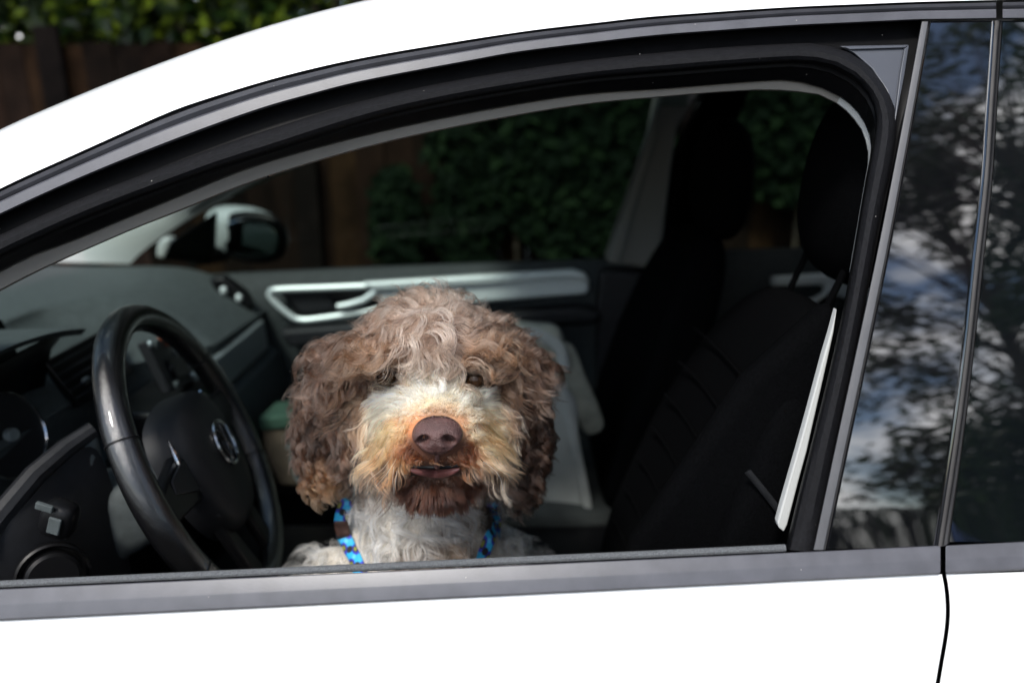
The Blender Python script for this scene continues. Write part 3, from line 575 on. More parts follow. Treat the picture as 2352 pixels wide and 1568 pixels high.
# steering column, stalk, lower dash
wt, wy = .379, .176; WC = Vector((-.495, .38, .890)); wn = Vector((math.cos(wt)*math.cos(wy), math.cos(wt)*math.sin(wy), math.sin(wt))); wu = Vector((-math.sin(wy), math.cos(wy), 0)); wv = wn.cross(wu)
def W(u, v, n=0.): return WC+wu*u+wv*v+wn*n
def wfn(c, b=1): return lambda q: W(c[0]+q.x*b, c[1]+q.y, c[2]+q.z)
sc_ = part(MB().rbox(lambda q: W(q.x*(1-.2*q.z/.12), -.035+q.y*(1-.15*q.z/.12), -.19+q.z), (.075, .065, .13), 4, 8), 'column_shroud', DASH)
part(MB().prism([P(228, 985, .31), P(258, 1170, .30), P(150, 1340, .24), P(60, 1330, .22), P(130, 1130, .24)], (-.04, .05, -.01)), 'column_side', DASH, sc_, bevel=.02)
st = part(MB().tube([P(150, 1180, .30), P(142, 1195, .24), P(138, 1205, .19)], [.012, .014, .016], 12), 'column_stalk', BLACKP)
sk = P(137, 1190, .17)
part(MB().rbox(lambda q: sk+Matrix.Rotation(.35, 3, 'Y') @ q, (.022, .018, .026), 3.2, 8), 'stalk_end', BLACKP, st)
part(MB().box(sk+Vector((.004, -.0195, .000)), (.016, .004, .024), Matrix.Rotation(.35, 3, 'Y')), 'stalk_slider', DASH, st, bevel=.0015)
part(MB().box(sk+Vector((-.004, -.0190, .027)), (.022, .006, .010), Matrix.Rotation(.35, 3, 'Y')), 'stalk_button', DASH, st, bevel=.0015)
hs = part(MB().lathe([(0, .012), (.030, .012), (.034, .008), (.034, -.02)], P(122, 1325, .17), (.55, -.75, .25), 32), 'headlamp_switch', BLACKP)
part(MB().lathe([(.040, 0), (.043, .004), (.046, .002), (.047, -.01)], P(122, 1325, .175), (.55, -.75, .25), 36), 'switch_ring', BLACKP, hs)
part(MB().tube([P(-60, 1265, .14), P(0, 1185, .18), P(80, 1090, .22), P(150, 1030, .27), P(215, 985, .30)], [.016, .016, .015, .014, .012], 10), 'dash_edge', DASHD)
part(MB().grid([[P(-80, 1300, .13), P(10, 1200, .17), P(90, 1105, .22), P(160, 1045, .27), P(225, 1000, .31)], [P(-60, 1400, .12), P(40, 1290, .16), P(120, 1230, .20), P(200, 1180, .25), P(270, 1150, .31)], [P(-60, 1560, .12), P(60, 1500, .14), P(160, 1480, .18), P(260, 1460, .24), P(330, 1440, .32)]]), 'knee_panel', DASHD, sub=2)
# steering wheel
sw = empty('steering_wheel', WC-Vector((0, YC, 0)), car)
RR = .2335
rimp = [W(RR*math.cos(a), RR*math.sin(a)) for a in np.linspace(0, 2*math.pi, 97)[:-1]]
part(MB().tube(rimp, [.0205+.0012*math.cos(2*a)**2 for a in np.linspace(0, 2*math.pi, 97)[:-1]], 14, up=wn, closed=True), 'rim', LEATHER, sw)
for a in (rad(200), rad(-28), rad(150), rad(26)):
    c_ = W(RR*math.cos(a), RR*math.sin(a)); tdir = (-wu*math.sin(a)+wv*math.cos(a))
    part(MB().tube([c_+tdir*h for h in (-.0012, .0012)], [.0220, .0220], 18, up=wn), 'rim_seam', BLACKP, sw)
hub = [(-.098, .052), (-.07, .082), (0, .092), (.07, .082), (.098, .052), (.104, 0), (.090, -.07), (.052, -.122), (0, -.132), (-.052, -.122), (-.090, -.07), (-.104, 0)]
hs2 = spl(hub+[hub[0]], 49)[:-1]
hr = []
for k, n_ in ((1.04, -.03), (1.03, -.004), (1.0, .012), (.93, .024), (.78, .032), (.5, .037), (.2, .039), (.0, .039)): hr.append([W(a*k, b*k, n_) for a, b in hs2]+[W(hs2[0][0]*k, hs2[0][1]*k, n_)])
part(MB().grid(hr), 'airbag_cover', HUBP, sw, sharp=60)
for s in (-1, 1):
    part(MB().prism([W(s*.088, .045, -.012), W(s*.222, .030, -.014), W(s*.225, -.012, -.014), W(s*.10, -.035, -.012)], wn*.022), 'spoke', BLACKP, sw, bevel=.006)
    part(MB().prism([W(s*.107, .036, .010), W(s*.165, .030, .006), W(s*.172, .012, .004), W(s*.111, -.018, .010)], wn*.006), 'button_pad', DASHD, sw, bevel=.002)
    part(MB().tube([W(s*.120, .020, .010), W(s*.117, .045, .012), W(s*.104, .068, .010)], [.002, .0045, .002], 8), 'silver_accent', CHROME, sw)
    part(MB().prism([W(s*.045, -.095, -.02), W(s*.03, -.225, -.012), W(s*.075, -.215, -.012), W(s*.078, -.075, -.02)], wn*.018), 'spoke', BLACKP, sw, bevel=.006)
    part(MB().tube([W(s*.005, -.137, .004), W(s*.05, -.125, .006), W(s*.090, -.072, .008)], .0025, 6), 'cover_edge', DASHD, sw)
# chrome roundel: ring with a V above a W
em = part(MB().tube([W(.036*math.cos(a), .036*math.sin(a), .0415) for a in np.linspace(0, 2*math.pi, 49)[:-1]], .0032, 8, closed=True, up=wn), 'emblem', EMBL, sw)
part(MB().lathe([(.0, .0), (.035, -.002)], W(0, 0, .0400), wn, 32), 'emblem_field', BLACKP, em)
for pts in ([(-.014, .030), (0, .003), (.014, .030)], [(-.029, .018), (-.014, -.028), (0, -.002), (.014, -.028), (.029, .018)]):
    part(MB().tube([W(a, b, .043) for a, b in resam(pts, 25)], .0028, 6, up=wn), 'letter', EMBL, em)

# ------------------------------------------------------------------ seats
def seat(name, yc, hx, hz_, hw, tilt, bx, bz, cush_mat, label):
    r = empty(name, (bx, yc-YC, .30), car); r['label'] = label
    d = (Vector((hx, yc, hz_))-Vector((bx, yc, bz))); up = d.normalized(); L_ = d.length; fw = Vector((0, 1, 0)).cross(up)  # points to the seat's rear or front
    if fw.x > 0: fw = -fw
    B0 = Vector((bx, yc, bz))
    def bk(q):
        h = (q.z/.36+1)/2; wd = 1-.30*max(0, h-.55)/.45; bol = .05*(abs(q.y)/.25)**4*(1 if q.x > 0 else .2)*(1-h*.6)
        return B0+up*(.30+q.z)+Vector((0, q.y*wd, 0))+fw*(q.x+bol)
    part(MB().rbox(bk, (.065, .25, .36), 3.6, 14), 'backrest', SEATF, r)
    H = Vector((hx, yc, hz_))
    def hd(q): return H+up*q.z+Vector((0, q.y*(1-.12*max(0, q.z/.13)), 0))+fw*(q.x+.03*q.z/.13)
    part(MB().rbox(hd, (.062, hw, .135), 2.6, 12), 'headrest', SEATF, r)
    for s in (-1, 1): part(MB().tube([H-up*.08+Vector((0, s*.07, 0)), H-up*.24+Vector((0, s*.07, 0))], .0055, 8), 'headrest_post', SEATF, r)
    part(MB().rbox(lambda q: Vector((bx-.25+q.x, yc+q.y, .46+q.z+.03*(abs(q.y)/.25)**4-.02*(q.x/.28)-.0)), (.28, .25, .085), 3.6, 14), 'cushion', cush_mat, r)
    part(MB().box((bx-.22, yc, .34), (.42, .44, .1)), 'seat_base', BLACKP, r, bevel=.02)
    return r, B0, up, fw
ps, *_ = seat('passenger_seat', 1.07, .485, 1.265, .135, 0, .27, .52, SEATG, 'dark front passenger seat with grey cushion')
ds, B0, dup, dfw = seat('driver_seat', .38, .50, 1.305, .135, 0, .22, .52, SEATF, 'black fabric driver seat with pleated backrest')
for i in range(7):
    h = .14+.065*i
    part(MB().tube([B0+dup*h+dfw*(.068+.012*(abs(y_)/.15)**3)+Vector((0, y_, 0)) for y_ in np.linspace(-.17, .17, 12)], .0026, 6), 'pleat', SEATF, ds)
part(MB().tube([P(1717, 1082, .150), P(1755, 1128, .145), P(1792, 1176, .140)], .0045, 8, flat=.4), 'bolster_tag', DASHD, ds)
part(MB().prism([P(1455, 1260, .17), P(1719, 875, .20), P(1925, 690, .22), P(1945, 900, .20), P(1850, 1230, .17), P(1830, 1330, .17), P(1430, 1330, .17)], (0, .05, .0)), 'bolster', SEATF, ds, bevel=.02)
rb = empty('rear_bench', (1.0, 0, .3), car)
part(MB().rbox(lambda q: Vector((1.0+q.x, YC+q.y, .48+q.z)), (.28, .60, .1), 4, 8), 'cushion', SEATF, rb)
part(MB().rbox(lambda q: Vector((1.32+q.x+.25*q.z, YC+q.y, .82+q.z)), (.08, .60, .34), 4, 8), 'backrest', SEATF, rb)

# ------------------------------------------------------------------ bags on and before the passenger seat
bag = tag(empty('canvas_bag', P(1200, 1230, .95)), 'khaki canvas bag with flap and straps standing on the passenger seat behind the dog', 'bag')
def bpart(mb, nm, mat, par, **k):
    off = Vector(par.location); q = par.parent
    while q is not None: off += q.location; q = q.parent
    mb.v = [p-off for p in mb.v]; return mb.build(nm, mat, par, **k)
ba = [(1080, 742), (1180, 733), (1268, 742), (1300, 775), (1318, 900), (1335, 1060), (1352, 1230), (1340, 1330), (1060, 1340), (1000, 1200), (1010, 900)]
fcl = spl(ba+[ba[0]], 60)[:-1]; cen = np.mean(fcl, axis=0)
rr_ = []
for k, y in ((.6, .90), (.88, .885), (.97, .90), (1.0, .94), (1.0, 1.0), (.95, 1.06), (.6, 1.08)):
    rr_.append([P(cen[0]+(a-cen[0])*k+6*math.sin(i*.9+y*30), cen[1]+(b-cen[1])*k+5*math.cos(i*1.3), y+.008*math.sin(i*.7)) for i, (a, b) in enumerate(fcl)]); rr_[-1].append(rr_[-1][0])
bpart(MB().grid(rr_), 'bag_body', CANVAS, bag, sub=1, sharp=80)
fp = [(1150, 905), (1310, 900), (1330, 1040), (1345, 1200), (1335, 1290), (1130, 1300), (1120, 1100)]
bpart(MB().prism([P(a, b, .868) for a, b in spl(fp+[fp[0]], 40)[:-1]], (0, .03, 0)), 'front_pocket', CANVG, bag, bevel=.012)
flp = [(1285, 790), (1318, 800), (1352, 880), (1382, 950), (1388, 985), (1350, 1000), (1325, 960), (1300, 880)]
bpart(MB().prism([P(a, b, .885) for a, b in spl(flp+[flp[0]], 36)[:-1]], (0, .035, 0)), 'side_flap', CANVAS, bag, bevel=.010)
bpart(MB().tube([P(a, b, .862) for a, b in spl([(1290, 880), (1310, 960), (1330, 1060), (1348, 1150), (1350, 1190)], 16)], .010, 8, flat=.3, up=(1, 0, 0)), 'strap', CANVG, bag)
bpart(MB().tube([P(a, b, .875) for a, b in spl([(1180, 762), (1240, 770), (1285, 800), (1296, 850)], 14)], .013, 8, flat=.4), 'bag_rim', CANVG, bag)
tb = tag(empty('tote_bag', P(660, 1110, 1.0)), 'tan tote bag with a green top band in the passenger footwell left of the dog', 'bag')
tl = [(596, 975), (760, 960), (760, 1120), (640, 1118), (612, 1060)]
bpart(MB().prism([P(a, b, .98) for a, b in tl], (0, .12, -.01)), 'bag_body', TAN, tb, bevel=.012)
bpart(MB().prism([P(a, b, .972) for a, b in [(592, 958), (770, 945), (770, 978), (594, 992)]], (0, .135, -.01)), 'top_band', GREENC, tb, bevel=.010)
bpart(MB().tube([P(a, b, .965) for a, b in ((660, 1028), (668, 1015), (685, 1012), (690, 1025), (672, 1034), (670, 1060), (678, 1090), (690, 1110))], .005, 8), 'metal_clip', STRIPA, tb)
bpart(MB().tube([P(a, b, .966) for a, b in ((694, 1020), (712, 1045), (715, 1075), (700, 1090))], .008, 8), 'rope_loop', M('rope', (.35, .32, .25), .9), tb)
#DOG
# ------------------------------------------------------------------ the dog
dog = tag(empty('dog', (-.05, .36, .545)), 'curly brown and cream dog sitting on the driver seat looking out of the open window', 'dog')
DO = Vector(dog.location)
def proj(p):                              # world points (n,3) -> photo pixels
    q = p-np.array(CAM); c, s = math.cos(PIT), math.sin(PIT); wd = c*q[:, 1]+s*q[:, 2]; vv = -s*q[:, 1]+c*q[:, 2]
    return CX+F*q[:, 0]/wd, CY-F*vv/wd
bm = bmesh.new()
def blob(c, r, rot=None):
    bmesh.ops.create_icosphere(bm, subdivisions=4, radius=1, matrix=Matrix.Translation(c) @ (rot.to_4x4() if rot else Matrix()) @ Matrix.Diagonal((*r, 1)))
def limb(a, b, ra, rb, n=9):
    for t in np.linspace(0, 1, n): blob(Vector(a).lerp(Vector(b), t), [ra+(rb-ra)*t]*3)
for (px, py, y, r) in [(992, 842, .29, (.106, .100, .092)), (992, 806, .245, (.072, .06, .058)), (888, 818, .212, (.036, .030, .024)), (1088, 820, .212, (.036, .030, .024)),
        (1000, 935, .215, (.070, .06, .058)), (1002, 980, .155, (.058, .065, .048)), (938, 1035, .160, (.040, .045, .036)), (1070, 1035, .160, (.040, .045, .036)),
        (1005, 1000, .130, (.030, .03, .026)), (1003, 1104, .175, (.046, .048, .028)), (850, 965, .26, (.048, .06, .068)), (1145, 965, .26, (.048, .06, .068)),
        (800, 862, .275, (.046, .055, .055)), (1172, 862, .275, (.046, .055, .055)), (756, 925, .28, (.032, .04, .05)), (1200, 925, .28, (.032, .04, .05)), (730, 990, .280, (.026, .034, .060)), (742, 1068, .275, (.020, .030, .046)),
        (1222, 995, .280, (.028, .034, .062)), (1200, 1085, .275, (.026, .032, .054)), (985, 1130, .32, (.085, .085, .09)), (985, 1215, .31, (.100, .09, .09)), (970, 1305, .32, (.118, .10, .13))]:
    blob(P(px, py, y), r)
blob((-.155, .44, .70), (.11, .125, .15)); blob((-.11, .48, .63), (.11, .12, .10)); blob((-.07, .37, .60), (.10, .05, .055)); blob((-.07, .57, .60), (.10, .05, .055)); blob(P(778, 1328, .33), (.046, .05, .050)); blob(P(838, 1250, .33), (.036, .04, .05)); blob(P(1095, 1250, .33), (.036, .04, .05)); blob(P(1140, 1328, .33), (.042, .05, .050))
limb((-.17, .29, .74), (-.19, .26, .585), .050, .030); limb((-.15, .44, .74), (-.17, .46, .585), .050, .030)
blob((-.215, .255, .575), (.040, .030, .022)); blob((-.195, .465, .575), (.040, .030, .022)); limb((-.01, .48, .62), (.07, .54, .60), .025, .015, 5)
bmesh.ops.translate(bm, verts=bm.verts, vec=-DO)
me = bpy.data.meshes.new('dog_body'); bm.to_mesh(me); bm.free()
tmp = bpy.data.objects.new('tmp', me); COL.objects.link(tmp)
md = tmp.modifiers.new('r', 'REMESH'); md.mode = 'VOXEL'; md.voxel_size = .006
md = tmp.modifiers.new('s', 'SMOOTH'); md.factor = .5; md.iterations = 6
dg = bpy.context.evaluated_depsgraph_get(); dg.update()
bme = bpy.data.meshes.new_from_object(tmp.evaluated_get(dg)); bme.name = 'body'; bpy.data.objects.remove(tmp)
bme.shade_smooth()
body = bpy.data.objects.new('body', bme); COL.objects.link(body); body.parent = dog
nv = len(bme.vertices); V = np.empty(nv*3); bme.vertices.foreach_get('co', V); V = V.reshape(-1, 3)+np.array(DO)
bme.calc_loop_triangles(); T = np.empty(len(bme.loop_triangles)*3, int); bme.loop_triangles.foreach_get('vertices', T); T = T.reshape(-1, 3)
VN = np.empty(nv*3); bme.vertices.foreach_get('normal', VN); VN = VN.reshape(-1, 3)
bvh = bvhtree.BVHTree.FromPolygons([tuple(v) for v in V], [tuple(t) for t in T])
def onbody(px, py, dy=0.):
    d = ray(px, py).normalized(); h = bvh.ray_cast(CAM, d)
    return (h[0]-d*dy, h[1]) if h[0] is not None else (P(px, py, .30), -d)
ss = lambda x, a, b: (lambda t: t*t*(3-2*t))(np.clip((x-a)/(b-a), 0, 1))
def vnoise(p, f, seed):                   # smooth vector noise
    r = np.random.default_rng(seed); o = np.zeros_like(p)
    for k in range(5):
        K = r.normal(0, 1, (3, 3))*f*(1+.35*k); o += np.sin(p @ K.T+r.uniform(0, 6.28, 3))/5
    return o*1.6
def el(px, py, cx, cy, rx, ry): return np.sqrt(((px-cx)/rx)**2+((py-cy)/ry)**2)
def regions(p):
    px, py = proj(p); y = p[:, 1]
    front = 1-ss(y, .25, .29)
    muz = (1-ss(el(px, py, 1000, 975, 180, 125), .72, 1.0))*front
    chin = ss(py, 1062, 1082)*(1-ss(np.abs(px-1003), 95, 125))*(1-ss(y, .215, .235))
    muz = muz*(1-chin)
    earL = (1-ss(px, 782, 815))*ss(py, 860, 910); earR = ss(px, 1160, 1190)*ss(py, 860, 910)
    under = ss(py, 1085, 1125); low = ss(p[:, 2]*-1, -.86, -.83)
    earm = np.maximum(earL, earR)*(1-ss(py, 1190, 1220))
    chest = np.maximum(under*(1-np.clip(earm, 0, 1)), low)*(1-chin)*(1-muz)
    return px, py, muz, chin, earL*(1-chest), earR*(1-chest), chest
def furcolor(p, jit):
    px, py, muz, chin, eL, eR, ch = regions(p); n = len(p); ear = np.maximum(eL, eR)
    A = lambda *c: np.array(c)[None, :]
    mixc = lambda a, b, t: a*(1-t[:, None])+b*t[:, None]
    ns = vnoise(p, 38, 5); n1 = ns[:, 0]; n2 = vnoise(p, 90, 6)[:, 0]
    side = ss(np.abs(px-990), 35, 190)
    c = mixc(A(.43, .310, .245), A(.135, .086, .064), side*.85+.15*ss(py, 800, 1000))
    c = mixc(c, A(.66, .53, .45), np.clip((1-ss(np.abs(px-985+18*np.sin(py/20)), 22, 85))*(1-ss(py, 830, 870))*(.55+.5*n1), 0, 1))
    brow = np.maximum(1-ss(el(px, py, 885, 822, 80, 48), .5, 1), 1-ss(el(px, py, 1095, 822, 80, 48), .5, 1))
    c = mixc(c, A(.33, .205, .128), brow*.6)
    ck = np.maximum(1-ss(el(px, py, 850, 950, 70, 90), .5, 1), (1-ss(el(px, py, 1165, 930, 60, 80), .5, 1))*.7)
    c = mixc(c, A(.38, .255, .165), ck*.7)
    c = mixc(c, A(.115, .070, .050), ear*.9)
    tip = (1-ss(el(px, py, 735, 1090, 70, 70), .3, 1))
    c = mixc(c, A(.46, .27, .15), tip*.5)
    # muzzle: cream on the bridge and crests, gold at the sides, red brown at the lip
    gold = np.clip(ss(py, 905, 985)*(.95+.45*n1), 0, 1)
    mc_ = mixc(A(.98, .855, .635), A(.86, .445, .24), gold)
    mc_ = mixc(mc_, A(.95, .79, .66), ss(np.abs(px-1000), 105, 165)*.5*np.clip(1+n2, 0, 1))
    nr = el(px, py, 1005, 1030, 100, 62)
    mc_ = mixc(mc_, A(.24, .105, .055), (1-ss(nr, .62, 1.05))*ss(py, 985, 1020))
    mc_ = mixc(mc_, A(.20, .10, .06), ss(py, 1045, 1085)*.6*(1-ss(np.abs(px-1000), 110, 150)))
    mc_ = mixc(mc_, A(.42, .26, .18), (1-ss(el(px, py, 1005, 950, 45, 25), .5, 1))*.6)
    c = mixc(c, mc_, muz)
    c = mixc(c, mixc(A(.10, .040, .022), A(.24, .14, .10), (1-ss(np.abs(px-1003), 20, 80))*(1-ss(py, 1090, 1130))), chin)
    w_ = mixc(A(.90, .85, .77), A(.34, .25, .19), np.clip(ss(n1+.35*n2, .05, .55)*(1-ss(np.abs(px-1000), 40, 130))*ss(py, 1170, 1230)+(1-ss(py, 1060, 1150))*.5, 0, 1))
    w_ = mixc(w_, A(.20, .14, .10), np.maximum((1-ss(el(px, py, 1120, 1165, 45, 75), .6, 1)), (1-ss(el(px, py, 800, 1120, 45, 70), .6, 1))*.8)*.9)
    w_ = mixc(w_, A(.30, .22, .17), ss(np.abs(px-960), 215, 270)*.45)
    c = mixc(c, w_, ch)
    eye_shade = np.maximum(1-ss(el(px, py, 880, 864, 52, 26), .5, 1.1), 1-ss(el(px, py, 1098, 868, 52, 26), .5, 1.1))*(1-ch)  # shadow of the sunken eye sockets painted into the fur colour
    c = mixc(c, A(.06, .03, .02), eye_shade*.95)
    return np.clip((.82+.16*ch+.14*muz)[:, None]*(c*(1+jit[:, None]))**1.45, .003, .9)
vc = bme.attributes.new('col', 'FLOAT_COLOR', 'POINT')
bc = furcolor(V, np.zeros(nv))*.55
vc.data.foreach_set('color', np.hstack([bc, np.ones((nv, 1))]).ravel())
def attrmat(name, rough=.8):
    m = bpy.data.materials.new(name); m.use_nodes = True; t = m.node_tree; a = t.nodes.new('ShaderNodeAttribute'); a.attribute_name = 'col'
    b = t.nodes['Principled BSDF']; b.inputs['Roughness'].default_value = rough; t.links.new(a.outputs['Color'], b.inputs['Base Color']); return m
bme.materials.clear(); bme.materials.append(attrmat('dog_skin'))
hm = bpy.data.materials.new('dog_hair'); hm.use_nodes = True; t_ = hm.node_tree; t_.nodes.clear()
ho = t_.nodes.new('ShaderNodeOutputMaterial'); hb_ = t_.nodes.new('ShaderNodeBsdfHairPrincipled'); ha = t_.nodes.new('ShaderNodeAttribute'); ha.attribute_name = 'col'
hb_.parametrization = 'COLOR'; hb_.inputs['Roughness'].default_value = .38; hb_.inputs['Radial Roughness'].default_value = .45; hb_.inputs['Random Roughness'].default_value = .2
t_.links.new(ha.outputs['Color'], hb_.inputs['Color']); t_.links.new(hb_.outputs[0], ho.inputs['Surface'])
# harness straps: pixel paths laid on the body
straps = [[(800, 1148), (788, 1172), (784, 1205), (796, 1240), (812, 1275), (826, 1312), (842, 1360)], [(1132, 1150), (1137, 1185), (1130, 1222), (1116, 1258), (1102, 1298), (1086, 1345)]]
sspl = [spl(s, 40) for s in straps]
EYES = [(886, 866), (1092, 871)]
eyep = []
for (ex, ey) in EYES:
    h, n_ = onbody(ex, ey); eyep.append(h)
def make_fur():
    a, b, c = V[T[:, 0]], V[T[:, 1]], V[T[:, 2]]
    ar = .5*np.linalg.norm(np.cross(b-a, c-a), axis=1); cen_ = (a+b+c)/3; fn = np.cross(b-a, c-a); fn /= np.linalg.norm(fn, axis=1)[:, None]
    px, py, muz, chin, eL, eR, ch = regions(cen_)
    dens = 1+1.1*muz+1.2*chin; dens *= np.where(fn[:, 1] > .35, .25, 1.); dens *= np.where(cen_[:, 2] < .70, .12, 1.)
    pr_ = ar*dens; pr_ /= pr_.sum(); NH = 190000
    ti = rng.choice(len(T), NH, p=pr_); u = rng.uniform(0, 1, (NH, 2)); fl = u.sum(1) > 1; u[fl] = 1-u[fl]
    p = a[ti]+(b-a)[ti]*u[:, :1]+(c-a)[ti]*u[:, 1:]
    n = VN[T[ti]].mean(1); n /= np.linalg.norm(n, axis=1)[:, None]
    px, py, muz, chin, eL, eR, ch = regions(p); ear = np.maximum(eL, eR)
    keep = ~((el(px, py, 1005, 1000, 63, 50) < 1) & (p[:, 1] < .16))
    keep &= ~((el(px, py, 998, 1082, 60, 15) < 1) & (p[:, 1] < .20))
    for e in eyep: keep &= np.linalg.norm(p-np.array(e), axis=1) > .013
    for s in sspl:
        dmin = np.min(np.hypot(px[:, None]-s[None, :, 0], py[:, None]-s[None, :, 1]), axis=1); keep &= ~((dmin < 19) & (p[:, 1] < .34))
    p, n, px, py, muz, chin, eL, eR, ch, ear = [q[keep] for q in (p, n, px, py, muz, chin, eL, eR, ch, ear)]
    m = len(p); head = np.clip(1-muz-chin-ear-ch, 0, 1)
    # comb direction
    tang = lambda v: (lambda q: q/(np.linalg.norm(q, axis=1)[:, None]+1e-6))(v-n*np.sum(v*n, 1)[:, None])
    crown = np.array(P(985, 715, .23)); nose = np.array(P(1005, 962, .10)); dn = np.tile([0., 0, -1], (m, 1)); sx = np.sign(px-1000)[:, None]
    W_ = lambda q: q[:, None]
    sidef = W_(ss(np.abs(px-1003), 35, 110)*ss(py, 900, 985))
    dh = .36*n+.72*tang(p-crown)+.22*dn
    brow = W_(np.maximum(1-ss(el(px, py, 885, 815, 75, 50), .4, 1), 1-ss(el(px, py, 1095, 815, 75, 50), .4, 1)))
    dh = dh*(1-brow)+brow*(.60*n-.10*dn+np.hstack([sx*.75, 0*sx, 0*sx]))
    dm = (.32+.25*sidef)*n+.75*tang(p-nose)*(1-.45*sidef)+dn*.75*sidef+np.hstack([sx*.35, 0*sx, 0*sx])*sidef
    dc = .40*n+.8*tang(dn)+np.hstack([W_((px-1003)/110)*.55, 0*sx, 0*sx]); de = .20*n+.75*tang(dn)+.2*dn; dq = .42*n+.62*tang(dn)
    d = dh*W_(head)+dm*W_(muz)+dc*W_(chin)+de*W_(ear)+dq*W_(ch)
    d += vnoise(p, 26, 9)*(.50*W_(head)+.16*W_(muz)+.06*W_(chin)+.35*W_(ear)+.70*W_(ch))
    d /= np.linalg.norm(d, axis=1)[:, None]
    nd = np.linalg.norm(p-np.array(P(1005, 998, .11)), axis=1)
    stop = 1-ss(el(px, py, 992, 850, 70, 60), .4, 1.1)
    Ln = .052*head*(1-.6*stop)+(.010+.034*ss(nd, .028, .080)+.008*ss(np.abs(px-1003), 90, 150))*muz+.019*chin*rng.uniform(.75, 1.15, m)+(.038-.010*ss(py, 1050, 1130))*ear+.054*ch
    for e in eyep: Ln *= .35+.65*ss(np.linalg.norm(p-np.array(e), axis=1), .012, .030)
    for s in sspl:
        dmin = np.min(np.hypot(px[:, None]-s[None, :, 0], py[:, None]-s[None, :, 1]), axis=1); Ln *= np.where(ch > .5, .30+.70*ss(dmin, 16, 42), 1)
    lip = (1-ss(el(px, py, 998, 1078, 80, 32), .7, 1.2)); Ln *= 1-.6*lip*(1-ear)
    # guides (locks)
    K = 2300; gw = 1/(1+1.1*muz+1.2*chin)*(1+.8*muz+2*chin); gi = rng.choice(m, K, replace=False, p=gw/gw.sum()); kd = kdtree.KDTree(K)
    for i, g in enumerate(gi): kd.insert(p[g], i)
    kd.balance(); gid = np.array([kd.find(q)[1] for q in p])
    TT = 12; t = np.linspace(0, 1, TT)
    gp, gd, gL = p[gi], d[gi], Ln[gi]*rng.uniform(.75, 1.25, K)
    amp = (.0135*head*(1-.5*stop)+.0050*muz+.0010*chin+.0105*ear+.0175*ch)[gi]*rng.uniform(.5, 1.3, K); frq = (1.25*head+.85*muz+.5*chin+1.5*ear+1.35*ch)[gi]*2*math.pi*rng.uniform(.8, 1.25, K)
    e1 = np.cross(gd, rng.normal(0, 1, (K, 3))); e1 /= np.linalg.norm(e1, axis=1)[:, None]; e2 = np.cross(gd, e1); ph_ = rng.uniform(0, 6.28, K)
    gn = n[gi]
    def path(b0, dd, nn_, LL, AA, FR, PH, E1, E2_, grav, tl):
        q = tl[None, :]*np.ones((len(b0), 1)); lift = .25*np.exp(-3*q)
        o = b0[:, None, :]+(dd[:, None, :]*(1-lift)[..., None]+nn_[:, None, :]*lift[..., None])*(q*LL[:, None])[..., None]
        o[..., 2] -= grav[:, None]*LL[:, None]*q**2
        am = (AA[:, None]*q**.8)
        o += E1[:, None, :]*(am*(np.sin(FR[:, None]*q+PH[:, None])-np.sin(PH)[:, None]*(1-q)))[..., None]+E2_[:, None, :]*(.8*am*(np.cos(FR[:, None]*q+PH[:, None])-np.cos(PH)[:, None]*(1-q)))[..., None]
        return o
    grav = (.18*head+.22*muz+.1*chin+.25*ear+.15*ch)
    G = path(gp, gd, gn, gL, amp, frq, ph_, e1, e2, grav[gi], t)
    # children follow their lock
    ls_ = rng.uniform(.72, 1.08, m); Gc = G[gid]; idx = np.clip(t[None, :]*ls_[:, None], 0, 1)*(TT-1); i0 = np.minimum(idx.astype(int), TT-2); fr_ = (idx-i0)[..., None]
    ar_ = np.arange(m)[:, None]; gpth = Gc[ar_, i0]*(1-fr_)+Gc[ar_, i0+1]*fr_
    own = path(p, d, n, Ln*ls_, amp[gid]*.8, frq[gid], ph_[gid]+rng.normal(0, .35, m), e1[gid], e2[gid], grav, t)
    off = (p-gp[gid])[:, None, :]; cl = (.66*head+.55*muz+.08*chin+.70*ear+.66*ch)*rng.uniform(.75, 1.1, m); cl = np.clip(cl, 0, .95)
    cf = (cl[:, None]*ss(t, .0, .75)[None, :])[..., None]
    foll = gpth+off*(1-.35*t)[None, :, None]*(1-cf)
    mixw = .18; H = foll*(1-mixw)+own*mixw
    stray = rng.uniform(0, 1, m) < .08; H[stray] = own[stray]
    H += np.cumsum(rng.normal(0, .00035, (m, TT, 3)), axis=1)*t[None, :, None]
    # fine wisps inside each lock
    K2 = m//9; g2 = rng.choice(m, K2, replace=False); kd2 = kdtree.KDTree(K2)
    for i, g in enumerate(g2): kd2.insert(p[g], i)
    kd2.balance(); w2 = np.array([kd2.find(q)[1] for q in p]); gg = g2[w2]
    sh = rng.normal(0, .0016, (K2, 3))[w2]*(ss(t, .1, .8)[None, :, None].transpose(1, 0, 2) if False else 1)
    Hw = H[gg]+(p-p[gg])[:, None, :]*(1-.80*ss(t, 0, .6))[None, :, None]
    wm_ = (.78-.25*chin)[:, None, None]; H = H*(1-wm_)+Hw*wm_+(sh*(1-.35*chin)[:, None])[:, None, :]*ss(t, .1, .9)[None, :, None]
    wj = np.clip(rng.normal(0, .24, K2), -.45, .5)[w2]
    lockj = wj*(1-.5*muz-.6*chin)+np.clip(rng.normal(0, .16, K), -.3, .35)[gid]+rng.normal(0, .10, m)
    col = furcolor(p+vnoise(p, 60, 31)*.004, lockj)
    rad_ = (.00016*(1-.72*t**1.6))[None, :]*rng.uniform(.7, 1.2, m)[:, None]
    # never let a hair lie over a strap
    fx, fy = proj(H.reshape(-1, 3)); fx = fx.reshape(m, TT); fy = fy.reshape(m, TT); okk = np.ones(m, bool)
